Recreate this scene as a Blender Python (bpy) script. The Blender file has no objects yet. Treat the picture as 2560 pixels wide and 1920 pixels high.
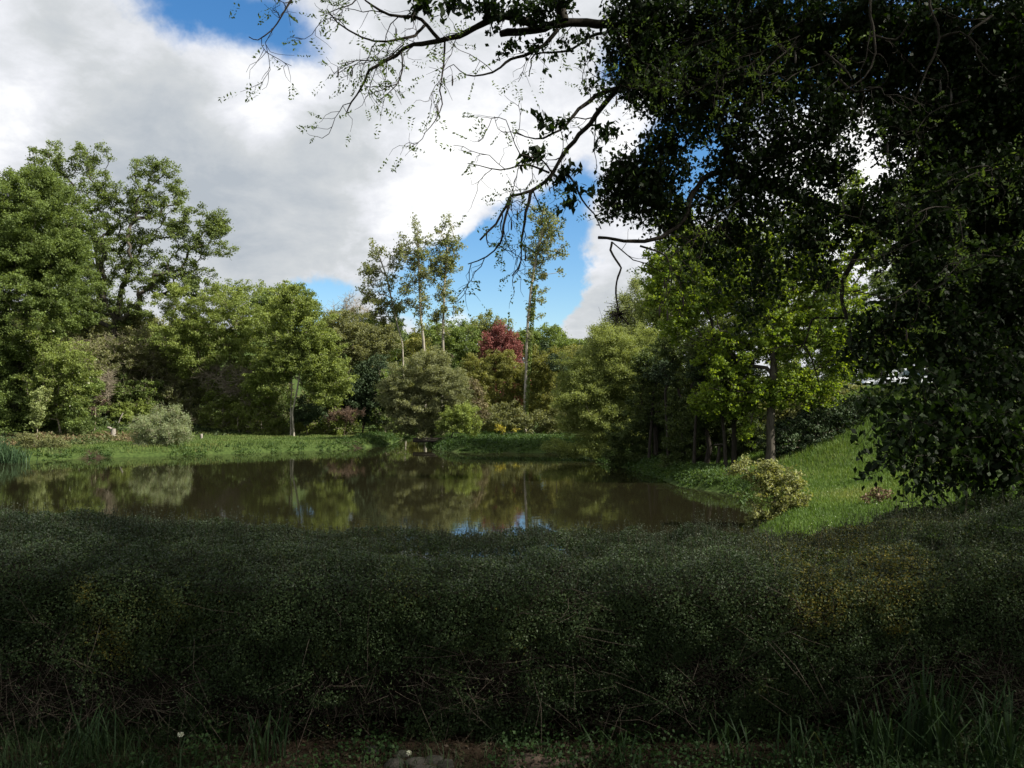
import bpy, math, numpy as np
from mathutils import Vector

# ------------------------------------------------------------------ camera
F, CX, HY, CZ, WZ = 2100., 1280., 1000., 1.65, -1.75
SC = bpy.context.scene
COL = SC.collection
cam_d = bpy.data.cameras.new('camera')
cam = bpy.data.objects.new('camera', cam_d)
COL.objects.link(cam)
cam.location = (0, 0, CZ)
cam.rotation_euler = (math.radians(90), 0, 0)
cam_d.sensor_width = 36.0
cam_d.lens = 36.0 * F / 2560.
cam_d.shift_y = (HY - 960.) / 2560.
cam_d.clip_start = 0.05
cam_d.clip_end = 3000
SC.camera = cam

def P(px, py, d):
    return np.array([(px - CX) / F * d, d, CZ - (py - HY) / F * d])

def DIR(px, py):
    v = np.array([(px - CX) / F, 1., (HY - py) / F])
    return v / np.linalg.norm(v)

# ------------------------------------------------------------------ light
SUN_AZ, SUN_EL = math.radians(108), math.radians(42)
SUN_STRENGTH, SKY_STRENGTH = 5.0, 0.082
sun_d = bpy.data.lights.new('sun', 'SUN')
sun_d.energy = SUN_STRENGTH
sun_d.angle = math.radians(1.2)
sun_d.color = (1.0, 0.94, 0.82)
sun = bpy.data.objects.new('sun', sun_d)
COL.objects.link(sun)
sdir = Vector((math.sin(SUN_AZ) * math.cos(SUN_EL), math.cos(SUN_AZ) * math.cos(SUN_EL), math.sin(SUN_EL)))
sun.rotation_euler = sdir.to_track_quat('Z', 'Y').to_euler()
sun.location = (40, 10, 60)

SC.view_settings.view_transform = 'Standard'
SC.view_settings.look = 'None'
SC.view_settings.gamma = 1.0
SC.view_settings.exposure = 1.0
cy = SC.cycles
cy.use_denoising = True
cy.max_bounces = 6
cy.diffuse_bounces = 3
cy.glossy_bounces = 3
cy.transmission_bounces = 4
cy.transparent_max_bounces = 4
cy.caustics_reflective = False
cy.caustics_refractive = False
cy.sample_clamp_indirect = 6.0

# ------------------------------------------------------------------ sky with clouds (world, by direction)
w = bpy.data.worlds.new("World")
SC.world = w
w.use_nodes = True
N, Lk = w.node_tree.nodes, w.node_tree.links
N.clear()
def nd(t, **k):
    n = N.new(t)
    for a, b in k.items():
        setattr(n, a, b)
    return n
def mth(op, a, b=None, c=None, clamp=False):
    n = nd('ShaderNodeMath', operation=op, use_clamp=clamp)
    for i, v in enumerate((a, b, c)):
        if v is None:
            continue
        if isinstance(v, (int, float)):
            n.inputs[i].default_value = v
        else:
            Lk.new(v, n.inputs[i])
    return n.outputs[0]
tc = nd('ShaderNodeTexCoord')
D = tc.outputs['Generated']
sep = nd('ShaderNodeSeparateXYZ'); Lk.new(D, sep.inputs[0])
# cloud layer seen in perspective: flatter towards the horizon
zz = mth('ADD', mth('MAXIMUM', sep.outputs['Z'], 0.0), 0.42)
comb = nd('ShaderNodeCombineXYZ')
Lk.new(mth('DIVIDE', sep.outputs['X'], zz), comb.inputs[0])
Lk.new(mth('DIVIDE', sep.outputs['Y'], zz), comb.inputs[1])
Lk.new(mth('MULTIPLY', sep.outputs['Z'], 1.0), comb.inputs[2])
def noise(scale, detail, rough, off, dist=0.0, vec=None):
    mp = nd('ShaderNodeMapping'); mp.inputs['Location'].default_value = off
    Lk.new(vec or comb.outputs[0], mp.inputs[0])
    n = nd('ShaderNodeTexNoise')
    n.inputs['Scale'].default_value = scale; n.inputs['Detail'].default_value = detail
    n.inputs['Roughness'].default_value = rough; n.inputs['Distortion'].default_value = dist
    Lk.new(mp.outputs[0], n.inputs['Vector'])
    return n.outputs[0]
# warp the lookup direction so that the blobs get ragged, billowing edges
wn = nd('ShaderNodeTexNoise'); wn.inputs['Scale'].default_value = 7.0; wn.inputs['Detail'].default_value = 6.0
wn.inputs['Roughness'].default_value = 0.62
Lk.new(D, wn.inputs['Vector'])
ws = nd('ShaderNodeVectorMath', operation='MULTIPLY_ADD')
Lk.new(wn.outputs['Color'], ws.inputs[0]); ws.inputs[1].default_value = (.11, .11, .11); ws.inputs[2].default_value = (-.055, -.055, -.055)
wa = nd('ShaderNodeVectorMath', operation='ADD'); Lk.new(D, wa.inputs[0]); Lk.new(ws.outputs[0], wa.inputs[1])
DW = nd('ShaderNodeVectorMath', operation='NORMALIZE'); Lk.new(wa.outputs[0], DW.inputs[0]); DW = DW.outputs[0]
def blobs(lst, start):
    acc = start
    for (px, py, s, amp) in lst:
        dt = nd('ShaderNodeVectorMath', operation='DOT_PRODUCT')
        Lk.new(DW, dt.inputs[0]); dt.inputs[1].default_value = DIR(px, py)
        k = (F / s) ** 2
        e = mth('EXPONENT', mth('MULTIPLY_ADD', dt.outputs['Value'], k, -k))
        acc = mth('MULTIPLY_ADD', e, amp, acc)
    return acc
n1 = noise(2.6, 8, 0.6, (3.1, 1.7, 0.4), 0.2)
n2 = noise(5.5, 7, 0.62, (7.3, 2.2, 5.1), 0.3)
cover = mth('MULTIPLY_ADD', n1, 0.9, 0.27)          # about 0.72 on average
# slightly more unseen cloud behind, added to light the left wood
cover = mth('MULTIPLY_ADD', mth('MAXIMUM', mth('MULTIPLY', sep.outputs['Y'], -1.0), 0.0), 0.05, cover)
cover = blobs([(430, 0, 75, -.42), (560, 30, 70, -.34), (690, 50, 70, -.40), (330, -60, 80, -.25), (780, 140, 60, -.25),
               (1300, 700, 75, -.75), (1180, 720, 60, -.7), (1215, 640, 55, -.45), (1410, 690, 55, -.75), (1360, 560, 70, -.55), (1130, 690, 50, -.45), (1390, 800, 40, -.5),
               (1440, 470, 60, -.55), (1300, 800, 60, -.55), (1470, 600, 40, -.3), (1230, 780, 60, -.5), (1370, 770, 60, -.6),
               (780, 755, 50, -.75), (850, 770, 50, -.7), (560, 690, 50, -.22), (620, 735, 45, -.25), (1060, 670, 55, -.6), (1000, 750, 45, -.55), (1150, 790, 50, -.2),
               (1750, 370, 60, -.6), (1700, 440, 60, -.6), (1540, 170, 30, -.4), (1850, 60, 110, -.4), (2330, 100, 120, -.4), (2020, 130, 100, -.5),
               (1255, 735, 42, .75), (1160, 785, 38, .55), (1480, 800, 75, .6), (1560, 700, 90, .4), (1480, 540, 40, .25), (930, 790, 60, .3),
               (700, 330, 250, .25), (300, 400, 250, .25), (1100, 350, 200, .25), (2190, 430, 120, .4), (100, 60, 130, .3)], cover)
mr = nd('ShaderNodeMapRange', interpolation_type='SMOOTHSTEP')
Lk.new(cover, mr.inputs['Value']); mr.inputs['From Min'].default_value = .30; mr.inputs['From Max'].default_value = .68
mask = mr.outputs[0]
n3 = noise(13., 6, 0.6, (1.3, 9.2, 4.4), 0.2)
br = mth('MULTIPLY_ADD', n3, 0.30, -0.15)
br = mth('ADD', mth('MULTIPLY_ADD', n2, 0.95, 0.11), br)             # brightness, mean about .61
br = blobs([(-10, 270, 80, .42), (690, 250, 90, .24), (740, 200, 70, .14), (1090, 500, 120, .30), (1000, 560, 90, .14), (1450, 250, 130, .20), (1240, 420, 120, .12),
            (560, 150, 110, .12), (2185, 430, 110, 1.2), (1150, 735, 50, .25), (1260, 730, 40, .2), (1160, 790, 40, .25), (1620, 640, 80, .25), (1600, 430, 80, .2),
            (230, 380, 130, -.14), (470, 470, 130, -.16), (650, 620, 170, -.16), (900, 330, 90, -.16), (760, 690, 120, -.1), (330, 600, 110, -.06), (430, 270, 110, -.08), (760, 320, 60, -.06), (1480, 840, 90, -.14), (930, 100, 100, .1)], br)
ramp = nd('ShaderNodeValToRGB')
Lk.new(br, ramp.inputs[0])
cr = ramp.color_ramp
cr.elements[0].position = 0.22; cr.elements[0].color = (.40, .44, .485, 1)
cr.elements[1].position = 0.98; cr.elements[1].color = (1.0, 1.0, .985, 1)
e = cr.elements.new(.52); e.color = (.545, .57, .59, 1)
e = cr.elements.new(.72); e.color = (.715, .73, .77, 1)
sky = nd('ShaderNodeTexSky', sky_type='NISHITA', sun_disc=False)
sky.sun_elevation = SUN_EL; sky.sun_rotation = SUN_AZ
sky.air_density = 1.0; sky.dust_density = .4; sky.ozone_density = 3.0
hs = nd('ShaderNodeHueSaturation'); hs.inputs['Saturation'].default_value = 1.28; hs.inputs['Value'].default_value = 1.0
Lk.new(sky.outputs[0], hs.inputs['Color'])
b1 = nd('ShaderNodeBackground'); b1.inputs['Strength'].default_value = SKY_STRENGTH; Lk.new(hs.outputs[0], b1.inputs[0])
b2 = nd('ShaderNodeBackground'); b2.inputs['Strength'].default_value = 0.60; Lk.new(ramp.outputs[0], b2.inputs[0])
mx = nd('ShaderNodeMixShader'); Lk.new(mask, mx.inputs[0]); Lk.new(b1.outputs[0], mx.inputs[1]); Lk.new(b2.outputs[0], mx.inputs[2])
wo = nd('ShaderNodeOutputWorld'); Lk.new(mx.outputs[0], wo.inputs[0])

# ------------------------------------------------------------------ helpers
rng = np.random.default_rng(11)
def nrm(v):
    return v / np.maximum(np.linalg.norm(v, axis=-1, keepdims=True), 1e-9)
def sst(a, b, x):
    t = np.clip((np.asarray(x, float) - a) / (b - a), 0, 1)
    return t * t * (3 - 2 * t)
def vnoise(p, scale=1.0, seed=0):
    """value noise in 0..1 for points (N,3)"""
    q = np.asarray(p, float) * scale + 137.3 + seed * 17.7
    i = np.floor(q).astype(np.int64); f = q - i; f = f * f * (3 - 2 * f)
    def hsh(ix, iy, iz):
        n = (ix * 374761393 + iy * 668265263 + iz * 2147483647 + seed * 9176) & 0x7fffffff
        n = (n ^ (n >> 13)) * 1274126177 & 0x7fffffff
        return ((n ^ (n >> 16)) & 0xffff) / 65535.
    r = 0
    for dx in (0, 1):
        for dy in (0, 1):
            for dz in (0, 1):
                wgt = (f[:, 0] if dx else 1 - f[:, 0]) * (f[:, 1] if dy else 1 - f[:, 1]) * (f[:, 2] if dz else 1 - f[:, 2])
                r = r + wgt * hsh(i[:, 0] + dx, i[:, 1] + dy, i[:, 2] + dz)
    return r
def fbm(p, scale, seed=0, o=3):
    r, a, t = 0, 1., 0
    for k in range(o):
        r = r + a * vnoise(p, scale * 2 ** k, seed + k); t += a; a *= .5
    return r / t

class Geo:
    def __init__(s):
        s.v, s.q, s.t, s.n = [], [], [], 0
    def add(s, v, q, t=0.5):
        v = np.asarray(v, np.float32).reshape(-1, 3); q = np.asarray(q, np.int64).reshape(-1, 4)
        s.v.append(v); s.q.append(q + s.n); s.n += len(v)
        s.t.append(np.broadcast_to(np.asarray(t, np.float32), (len(q),)))
    def build(s, name, mat, parent=None, smooth=False, org=None):
        v = np.concatenate(s.v); q = np.concatenate(s.q); t = np.concatenate(s.t)
        if parent is not None:
            v = v - np.asarray(parent.location, np.float32)
        elif org is not None:
            v = v - np.asarray(org, np.float32)
        me = bpy.data.meshes.new(name)
        me.vertices.add(len(v)); me.vertices.foreach_set('co', v.astype(np.float32).ravel())
        me.loops.add(q.size); me.loops.foreach_set('vertex_index', q.astype(np.int32).ravel())
        me.polygons.add(len(q)); me.polygons.foreach_set('loop_start', np.arange(0, q.size, 4, dtype=np.int32))
        if smooth:
            me.polygons.foreach_set('use_smooth', np.ones(len(q), bool))
        me.update(calc_edges=True)
        at = me.attributes.new('tint', 'FLOAT', 'FACE'); at.data.foreach_set('value', np.ascontiguousarray(t, np.float32))
        if mat: me.materials.append(mat)
        o = bpy.data.objects.new(name, me); COL.objects.link(o)
        if parent is not None:
            o.parent = parent
        elif org is not None:
            o.location = org
        return o

def thing(name, label, cat, loc, group=None):
    o = bpy.data.objects.new(name, None); COL.objects.link(o)
    o.location = [float(a) for a in loc]; o.empty_display_size = .2
    o['label'] = label; o['category'] = cat
    if group: o['group'] = group
    return o
def tag(o, label=None, cat=None, group=None, kind=None):
    if label: o['label'] = label
    if cat: o['category'] = cat
    if group: o['group'] = group
    if kind: o['kind'] = kind
    return o

def leaves(g, c, L, W, tint, up=.5, droop=0., fold=.12, tdir=None, out=None):
    n = len(c)
    if n == 0: return
    nn = rng.normal(size=(n, 3)); nn[:, 2] += up
    if out is not None: nn += out
    nn = nrm(nn)
    t = rng.normal(size=(n, 3)) if tdir is None else np.asarray(tdir) + rng.normal(size=(n, 3)) * .45
    t[:, 2] -= droop
    t = nrm(t - (t * nn).sum(1, keepdims=True) * nn)
    s = np.cross(nn, t)
    L = np.broadcast_to(L, (n,))[:, None]; W = np.broadcast_to(W, (n,))[:, None]
    a = c - t * L * .5; b = c + t * L * .5; m = c - t * L * .08 + nn * fold * W
    v = np.stack([a, m + s * W * .5, b, m - s * W * .5], 1)
    g.add(v, np.arange(n * 4).reshape(n, 4), tint)

def tube(g, pts, rad, k=6, tint=.5):
    pts = np.asarray(pts, float); m = len(pts)
    if m < 2: return
    rad = np.broadcast_to(np.asarray(rad, float), (m,))
    tg = np.empty_like(pts); tg[1:-1] = pts[2:] - pts[:-2]; tg[0] = pts[1] - pts[0]; tg[-1] = pts[-1] - pts[-2]
    tg = nrm(tg)
    ref = np.array([0.31, .77, .12]) if abs(tg[:, 2]).mean() > .6 else np.array([.1, .05, 1.])
    u = nrm(np.cross(tg, ref)); w_ = np.cross(tg, u)
    a = np.arange(k) * 2 * math.pi / k
    ring = pts[:, None] + rad[:, None, None] * (u[:, None] * np.cos(a)[None, :, None] + w_[:, None] * np.sin(a)[None, :, None])
    i = np.arange(m - 1)[:, None] * k; j = np.arange(k)[None]; j2 = (j + 1) % k
    q = np.stack([i + j, i + j2, i + k + j2, i + k + j], -1)
    g.add(ring, q, tint)

def twigs(g, p0, p1, r0, r1, bend=.12, tint=.5):
    n = len(p0)
    if n == 0: return
    d = p1 - p0; L = np.linalg.norm(d, axis=1, keepdims=True)
    mid = (p0 + p1) * .5 + rng.normal(size=(n, 3)) * L * bend
    t = nrm(d); u = nrm(np.cross(t, np.array([.3, .2, .93]) + rng.normal(size=(n, 3)) * .2)); w_ = np.cross(t, u)
    r0 = np.broadcast_to(r0, (n,)); r1 = np.broadcast_to(r1, (n,))
    rr = []
    for c, r in ((p0, r0), (mid, (r0 + r1) * .5), (p1, r1)):
        for a in (0, 2.0944, 4.18879):
            rr.append(c + r[:, None] * (u * math.cos(a) + w_ * math.sin(a)))
    v = np.stack(rr, 1)
    base = np.array([[0, 1, 4, 3], [1, 2, 5, 4], [2, 0, 3, 5], [3, 4, 7, 6], [4, 5, 8, 7], [5, 3, 6, 8]])
    q = (np.arange(n)[:, None, None] * 9 + base[None])
    g.add(v, q, np.repeat(np.broadcast_to(tint, (n,)), 6))

def blades(g, p, h, wd, lean, tint, az=None):
    n = len(p)
    if n == 0: return
    az = rng.uniform(0, 2 * math.pi, n) if az is None else az
    dirv = np.stack([np.cos(az), np.sin(az), np.zeros(n)], 1)
    fa = rng.uniform(0, 2 * math.pi, n)
    s = np.stack([np.cos(fa), np.sin(fa), np.zeros(n)], 1) * (np.broadcast_to(wd, (n,)) * .5)[:, None]
    h = np.broadcast_to(h, (n,))[:, None]; lean = np.broadcast_to(lean, (n,))[:, None]
    up = np.array([0, 0, 1.])
    m = p + up * h * .6 + dirv * h * lean * .3
    t = p + up * h * (1 - .35 * lean) + dirv * h * lean
    v = np.stack([p - s, p + s, m - s * .8, m + s * .8, t - s * .12, t + s * .12], 1)
    base = np.array([[0, 1, 3, 2], [2, 3, 5, 4]])
    g.add(v, np.arange(n)[:, None, None] * 6 + base[None], np.repeat(np.broadcast_to(tint, (n,)), 2))

# ------------------------------------------------------------------ materials
def new_mat(name):
    m = bpy.data.materials.new(name); m.use_nodes = True
    return m, m.node_tree.nodes, m.node_tree.links, m.node_tree.nodes['Principled BSDF']
def leaf_mat(name, stops, trans=.42, rough=.6, spec=.25, tcol=(1.25, 1.2, .55)):
    m, n, l, b = new_mat(name)
    a = n.new('ShaderNodeAttribute'); a.attribute_name = 'tint'
    r = n.new('ShaderNodeValToRGB'); l.new(a.outputs['Fac'], r.inputs[0])
    el = r.color_ramp.elements
    for i, (pos, c) in enumerate(stops):
        e = el[i] if i < 2 else el.new(pos)
        e.position = pos; e.color = (*c, 1)
    l.new(r.outputs[0], b.inputs['Base Color'])
    b.inputs['Roughness'].default_value = rough; b.inputs['Specular IOR Level'].default_value = spec
    if trans > 0:
        t = n.new('ShaderNodeBsdfTranslucent')
        mu = n.new('ShaderNodeMix'); mu.data_type = 'RGBA'; mu.blend_type = 'MULTIPLY'; mu.inputs['Factor'].default_value = 1
        l.new(r.outputs[0], mu.inputs['A']); mu.inputs['B'].default_value = (*tcol, 1)
        l.new(mu.outputs['Result'], t.inputs[0])
        x = n.new('ShaderNodeMixShader'); x.inputs[0].default_value = trans
        l.new(b.outputs[0], x.inputs[1]); l.new(t.outputs[0], x.inputs[2])
        l.new(x.outputs[0], n['Material Output'].inputs[0])
    return m
def noise_mat(name, c1, c2, scale=4., rough=.85, bump=.4, detail=6., stretch=(1, 1, 1), c3=None):
    m, n, l, b = new_mat(name)
    tcn = n.new('ShaderNodeTexCoord'); mp = n.new('ShaderNodeMapping'); mp.inputs['Scale'].default_value = stretch
    l.new(tcn.outputs['Object'], mp.inputs[0])
    t = n.new('ShaderNodeTexNoise'); t.inputs['Scale'].default_value = scale; t.inputs['Detail'].default_value = detail; t.inputs['Roughness'].default_value = .65
    l.new(mp.outputs[0], t.inputs['Vector'])
    r = n.new('ShaderNodeValToRGB'); l.new(t.outputs[0], r.inputs[0])
    r.color_ramp.elements[0].position = .35; r.color_ramp.elements[0].color = (*c1, 1)
    r.color_ramp.elements[1].position = .68; r.color_ramp.elements[1].color = (*c2, 1)
    if c3: e = r.color_ramp.elements.new(.5); e.color = (*c3, 1)
    l.new(r.outputs[0], b.inputs['Base Color']); b.inputs['Roughness'].default_value = rough; b.inputs['Specular IOR Level'].default_value = .2
    if bump:
        bp = n.new('ShaderNodeBump'); bp.inputs['Strength'].default_value = bump; bp.inputs['Distance'].default_value = .03
        l.new(t.outputs[0], bp.inputs['Height']); l.new(bp.outputs[0], b.inputs['Normal'])
    return m
def two(a, b, k=2.0): return [(0., tuple(v * k for v in a)), (1., tuple(v * k for v in b))]
LM = {
 'oak': leaf_mat('oak leaves', two((.040, .057, .017), (.098, .128, .040))),
 'mid': leaf_mat('hornbeam leaves', two((.038, .056, .016), (.096, .130, .036))),
 'bright': leaf_mat('spring leaves', two((.054, .074, .018), (.128, .158, .042))),
 'olive': leaf_mat('olive leaves', two((.052, .060, .026), (.118, .124, .056))),
 'grey': leaf_mat('sallow leaves', two((.066, .074, .036), (.130, .140, .072))),
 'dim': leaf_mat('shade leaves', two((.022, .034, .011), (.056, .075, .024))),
 'straw': leaf_mat('straw leaves', two((.07, .06, .03), (.14, .12, .06), 1.5), .2),
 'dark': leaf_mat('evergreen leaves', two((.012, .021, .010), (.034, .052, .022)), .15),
 'red': leaf_mat('copper leaves', two((.070, .026, .023), (.155, .060, .053)), .35, tcol=(1.1, .85, .75)),
 'bamboo': leaf_mat('bamboo leaves', two((.048, .056, .016), (.130, .132, .038))),
 'pale': leaf_mat('pale willow leaves', two((.080, .100, .038), (.165, .19, .082))),
 'pale2': leaf_mat('olive willow leaves', two((.066, .084, .026), (.135, .158, .052), 2.2)),
 'poplar': leaf_mat('poplar leaves', two((.068, .086, .030), (.165, .182, .078), 1.55)),
 'maple': leaf_mat('maple leaves', two((.058, .098, .012), (.140, .190, .030), 1.5), .5, tcol=(1.5, 1.4, .4)),
 'silver': leaf_mat('silver willow leaves', two((.085, .105, .055), (.17, .20, .115))),
 'sunbush': leaf_mat('creamy willow leaves', two((.075, .088, .028), (.16, .165, .072), 1.9), .4),
 'ivy': leaf_mat('ivy leaves', [(0., (.010, .020, .007)), (.8, (.026, .048, .013)), (1., (.05, .085, .015))], .22, .56, .2, tcol=(1.6, 1.8, .5)),
 'locust': leaf_mat('locust leaflets', two((.035, .06, .014), (.09, .135, .03)), .4),
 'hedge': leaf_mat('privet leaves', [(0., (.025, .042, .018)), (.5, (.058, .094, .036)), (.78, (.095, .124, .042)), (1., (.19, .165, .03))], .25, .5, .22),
 'hedgetop': leaf_mat('sky-lit privet tips', [(0., (.042, .060, .040)), (1., (.125, .15, .11))], .2, .55, .2),  # greyer, lighter leaf colour carrying the sky light of the hedge top
 'brown': leaf_mat('dead bracken', two((.06, .036, .020), (.15, .098, .062), 1.3), .1),
 'blossom': leaf_mat('hawthorn blossom', two((.22, .24, .16), (.5, .5, .42)), .2, tcol=(1, 1, .9)),
 'grass': leaf_mat('grass blades', [(0., (.045, .082, .018)), (.6, (.105, .158, .036)), (1., (.21, .20, .075))], .3),
 'verge': leaf_mat('verge grass', [(0., (.018, .040, .015)), (.6, (.042, .078, .027)), (1., (.10, .115, .05))], .25),
 'meadow': leaf_mat('meadow grass', [(0., (.046, .092, .016)), (.6, (.104, .176, .032)), (1., (.19, .21, .066))], .35),
 'water_plants': leaf_mat('waterside leaves', two((.024, .05, .014), (.066, .112, .03), 1.2)),
 'under': leaf_mat('undergrowth leaves', [(0., (.03, .046, .016)), (.5, (.065, .095, .03)), (.8, (.10, .11, .04)), (1., (.145, .105, .055))], .2),
 'reed': leaf_mat('reed blades', two((.018, .042, .018), (.052, .092, .04), 1.2), .25),
 'litter': leaf_mat('dead leaf litter', two((.018, .012, .008), (.07, .048, .03), 1.), .05),
 'nettle': leaf_mat('ground leaves', two((.016, .038, .012), (.045, .085, .024), 1.4), .25),
 'yellow': leaf_mat('yellow flowers', two((.10, .095, .015), (.22, .19, .02)), .2),
 'mistle': leaf_mat('mistletoe leaves', two((.05, .055, .016), (.10, .10, .03)), .2),
}
BM = {
 'bark': noise_mat('grey bark', (.035, .03, .024), (.10, .088, .07), 3., stretch=(3, 3, .6)),
 'dark': noise_mat('dark bark', (.016, .013, .010), (.05, .042, .034), 6., stretch=(3, 3, .6)),
 'pale': noise_mat('pale bark', (.12, .105, .085), (.30, .27, .23), 2.2, stretch=(2, 2, .5)),
 'birch': noise_mat('whitish bark', (.17, .155, .12), (.42, .385, .32), 2.4, stretch=(2, 2, .5)),
 'twig': noise_mat('dry twigs', (.07, .055, .042), (.17, .14, .11), 9., bump=0),
 'shoot': noise_mat('young shoots', (.03, .032, .018), (.085, .085, .05), 9., bump=0),
 'greytwig': noise_mat('grey twigs', (.17, .145, .105), (.34, .295, .225), 3., bump=0),
 'redtwig': noise_mat('reddish brash', (.06, .042, .032), (.17, .12, .092), 3., bump=0),
 'cane': noise_mat('bamboo canes', (.07, .06, .025), (.16, .13, .06), 2., bump=0),
 'post': noise_mat('weathered wood', (.16, .14, .115), (.36, .33, .29), 7., stretch=(4, 4, .7)),
}

# ------------------------------------------------------------------ ground shape
SHORE = np.array([(-46, 38), (-36, 43.5), (-28, 46.4), (-23.8, 49.5), (-20.2, 51.2), (-15.4, 54.6), (-12, 57.5), (-9.6, 61.5), (-9.3, 66), (-9.6, 74), (-9.2, 88),
                  (-7.4, 88), (-7.3, 74), (-6.4, 64), (-5.2, 57), (-3.6, 54.6), (-.8, 54.0), (3.2, 54), (4.1, 50.5), (5.0, 45), (5.9, 41), (6.4, 36), (6.6, 33.2), (7.3, 31.4), (8.0, 30.2),
                  (7.9, 28.2), (7.2, 25), (6.4, 22), (5.0, 18), (2, 13.2), (-8, 11.8), (-30, 12.5), (-50, 20), (-54, 32)])
def shore_d(x, y):
    p = np.stack([np.ravel(x), np.ravel(y)], 1).astype(float)
    a = SHORE; b = np.roll(SHORE, -1, 0)
    best = np.full(len(p), 1e9); ins = np.zeros(len(p), bool)
    for i in range(len(a)):
        ab = b[i] - a[i]; ap = p - a[i]
        t = np.clip((ap @ ab) / (ab @ ab), 0, 1)
        best = np.minimum(best, np.linalg.norm(ap - t[:, None] * ab, axis=1))
        c = ((a[i, 1] > p[:, 1]) != (b[i, 1] > p[:, 1]))
        xi = a[i, 0] + (p[:, 1] - a[i, 1]) / (b[i, 1] - a[i, 1] + 1e-12) * ab[0]
        ins ^= c & (p[:, 0] < xi)
    return np.where(ins, -best, best)
def hgt(x, y):
    x = np.ravel(np.asarray(x, float)); y = np.ravel(np.asarray(y, float))
    d = shore_d(x, y)
    p3 = np.stack([x, y, np.zeros_like(x)], 1)
    nz = vnoise(p3, .12, 3) - .5; n5 = vnoise(p3, .5, 5) - .5
    z = np.where(d > 0, WZ + .03 + .47 * sst(-.1, 1.1, d), WZ + .03 - np.minimum(1.1, -d * .5))
    far = sst(38, 50, y)
    wl = far * sst(-3, -13, x)
    z = z + wl * np.minimum(np.logaddexp(0, (d - 16) * .5) / .5 * .30, 15)
    wc = far * (1 - sst(-3, -13, x)) * (1 - sst(9, 16, x))
    z = z + wc * np.minimum(np.maximum(0, d - 4) * .022, 2.5)
    wr = sst(5.0, 9, x) * sst(13, 20, y) * (1 - wc) 
    z = z + wr * np.minimum(np.logaddexp(0, (d - 3.4) * 1.2) / 1.2 * .43, 3.35)
    tn = sst(0, 5, d) * sst(17, 7, y)
    z = z * (1 - tn) + 0.0 * tn
    z = z + np.where(d > 1, (nz * .5 * sst(2, 15, d) + n5 * .12) * sst(6, 16, y), 0)
    return z
def h1(x, y): return float(hgt([x], [y])[0])

# ground sheet
def axis(segs):
    out = []
    for a, b, s in segs: out.append(np.arange(a, b, s))
    return np.unique(np.concatenate(out))
gx = axis([(-900, -140, 60), (-140, -60, 5), (-60, 26, .55), (26, 60, 3), (60, 140, 8), (140, 901, 60)])
gy = axis([(-300, -20, 40), (-20, 2, 3), (2, 14, .4), (14, 92, .6), (92, 200, 5), (200, 1500, 80)])
X, Y = np.meshgrid(gx, gy)
Z = hgt(X, Y)
g = Geo()
ni, nj = X.shape
I = np.arange(ni - 1)[:, None] * nj + np.arange(nj - 1)[None]
g.add(np.stack([X.ravel(), Y.ravel(), Z], 1), np.stack([I, I + 1, I + nj + 1, I + nj], -1))
def ground_mat():
    m, n, l, b = new_mat('turf and soil')
    ge = n.new('ShaderNodeNewGeometry')
    def tx(s, dt):
        t = n.new('ShaderNodeTexNoise'); t.inputs['Scale'].default_value = s; t.inputs['Detail'].default_value = dt
        l.new(ge.outputs['Position'], t.inputs['Vector']); return t
    t1, t2 = tx(.35, 8), tx(6, 8)
    r1 = n.new('ShaderNodeValToRGB'); l.new(t2.outputs[0], r1.inputs[0])
    r1.color_ramp.elements[0].color = (.024, .042, .010, 1); r1.color_ramp.elements[0].position = .3
    r1.color_ramp.elements[1].color = (.062, .092, .024, 1); r1.color_ramp.elements[1].position = .7
    r2 = n.new('ShaderNodeValToRGB'); l.new(t2.outputs[0], r2.inputs[0])
    r2.color_ramp.elements[0].color = (.02, .014, .009, 1); r2.color_ramp.elements[0].position = .3
    r2.color_ramp.elements[1].color = (.04, .028, .019, 1); r2.color_ramp.elements[1].position = .7
    mk = n.new('ShaderNodeMapRange'); l.new(t1.outputs[0], mk.inputs[0]); mk.inputs[1].default_value = .56; mk.inputs[2].default_value = .68
    sp_ = n.new('ShaderNodeSeparateXYZ'); l.new(ge.outputs['Position'], sp_.inputs[0])
    my = n.new('ShaderNodeMapRange'); l.new(sp_.outputs['Y'], my.inputs[0]); my.inputs[1].default_value = 6.5; my.inputs[2].default_value = 5.; my.inputs[3].default_value = 0.; my.inputs[4].default_value = 1.
    ma = n.new('ShaderNodeMath'); ma.operation = 'MAXIMUM'; l.new(mk.outputs[0], ma.inputs[0]); l.new(my.outputs[0], ma.inputs[1])
    mx_ = n.new('ShaderNodeMix'); mx_.data_type = 'RGBA'; l.new(ma.outputs[0], mx_.inputs['Factor'])
    l.new(r1.outputs[0], mx_.inputs['A']); l.new(r2.outputs[0], mx_.inputs['B'])
    l.new(mx_.outputs['Result'], b.inputs['Base Color']); b.inputs['Roughness'].default_value = .95; b.inputs['Specular IOR Level'].default_value = .1
    bp = n.new('ShaderNodeBump'); bp.inputs['Strength'].default_value = .6; bp.inputs['Distance'].default_value = .06
    l.new(t2.outputs[0], bp.inputs['Height']); l.new(bp.outputs[0], b.inputs['Normal'])
    return m
tag(g.build('ground', ground_mat(), smooth=True), kind='structure')

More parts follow.
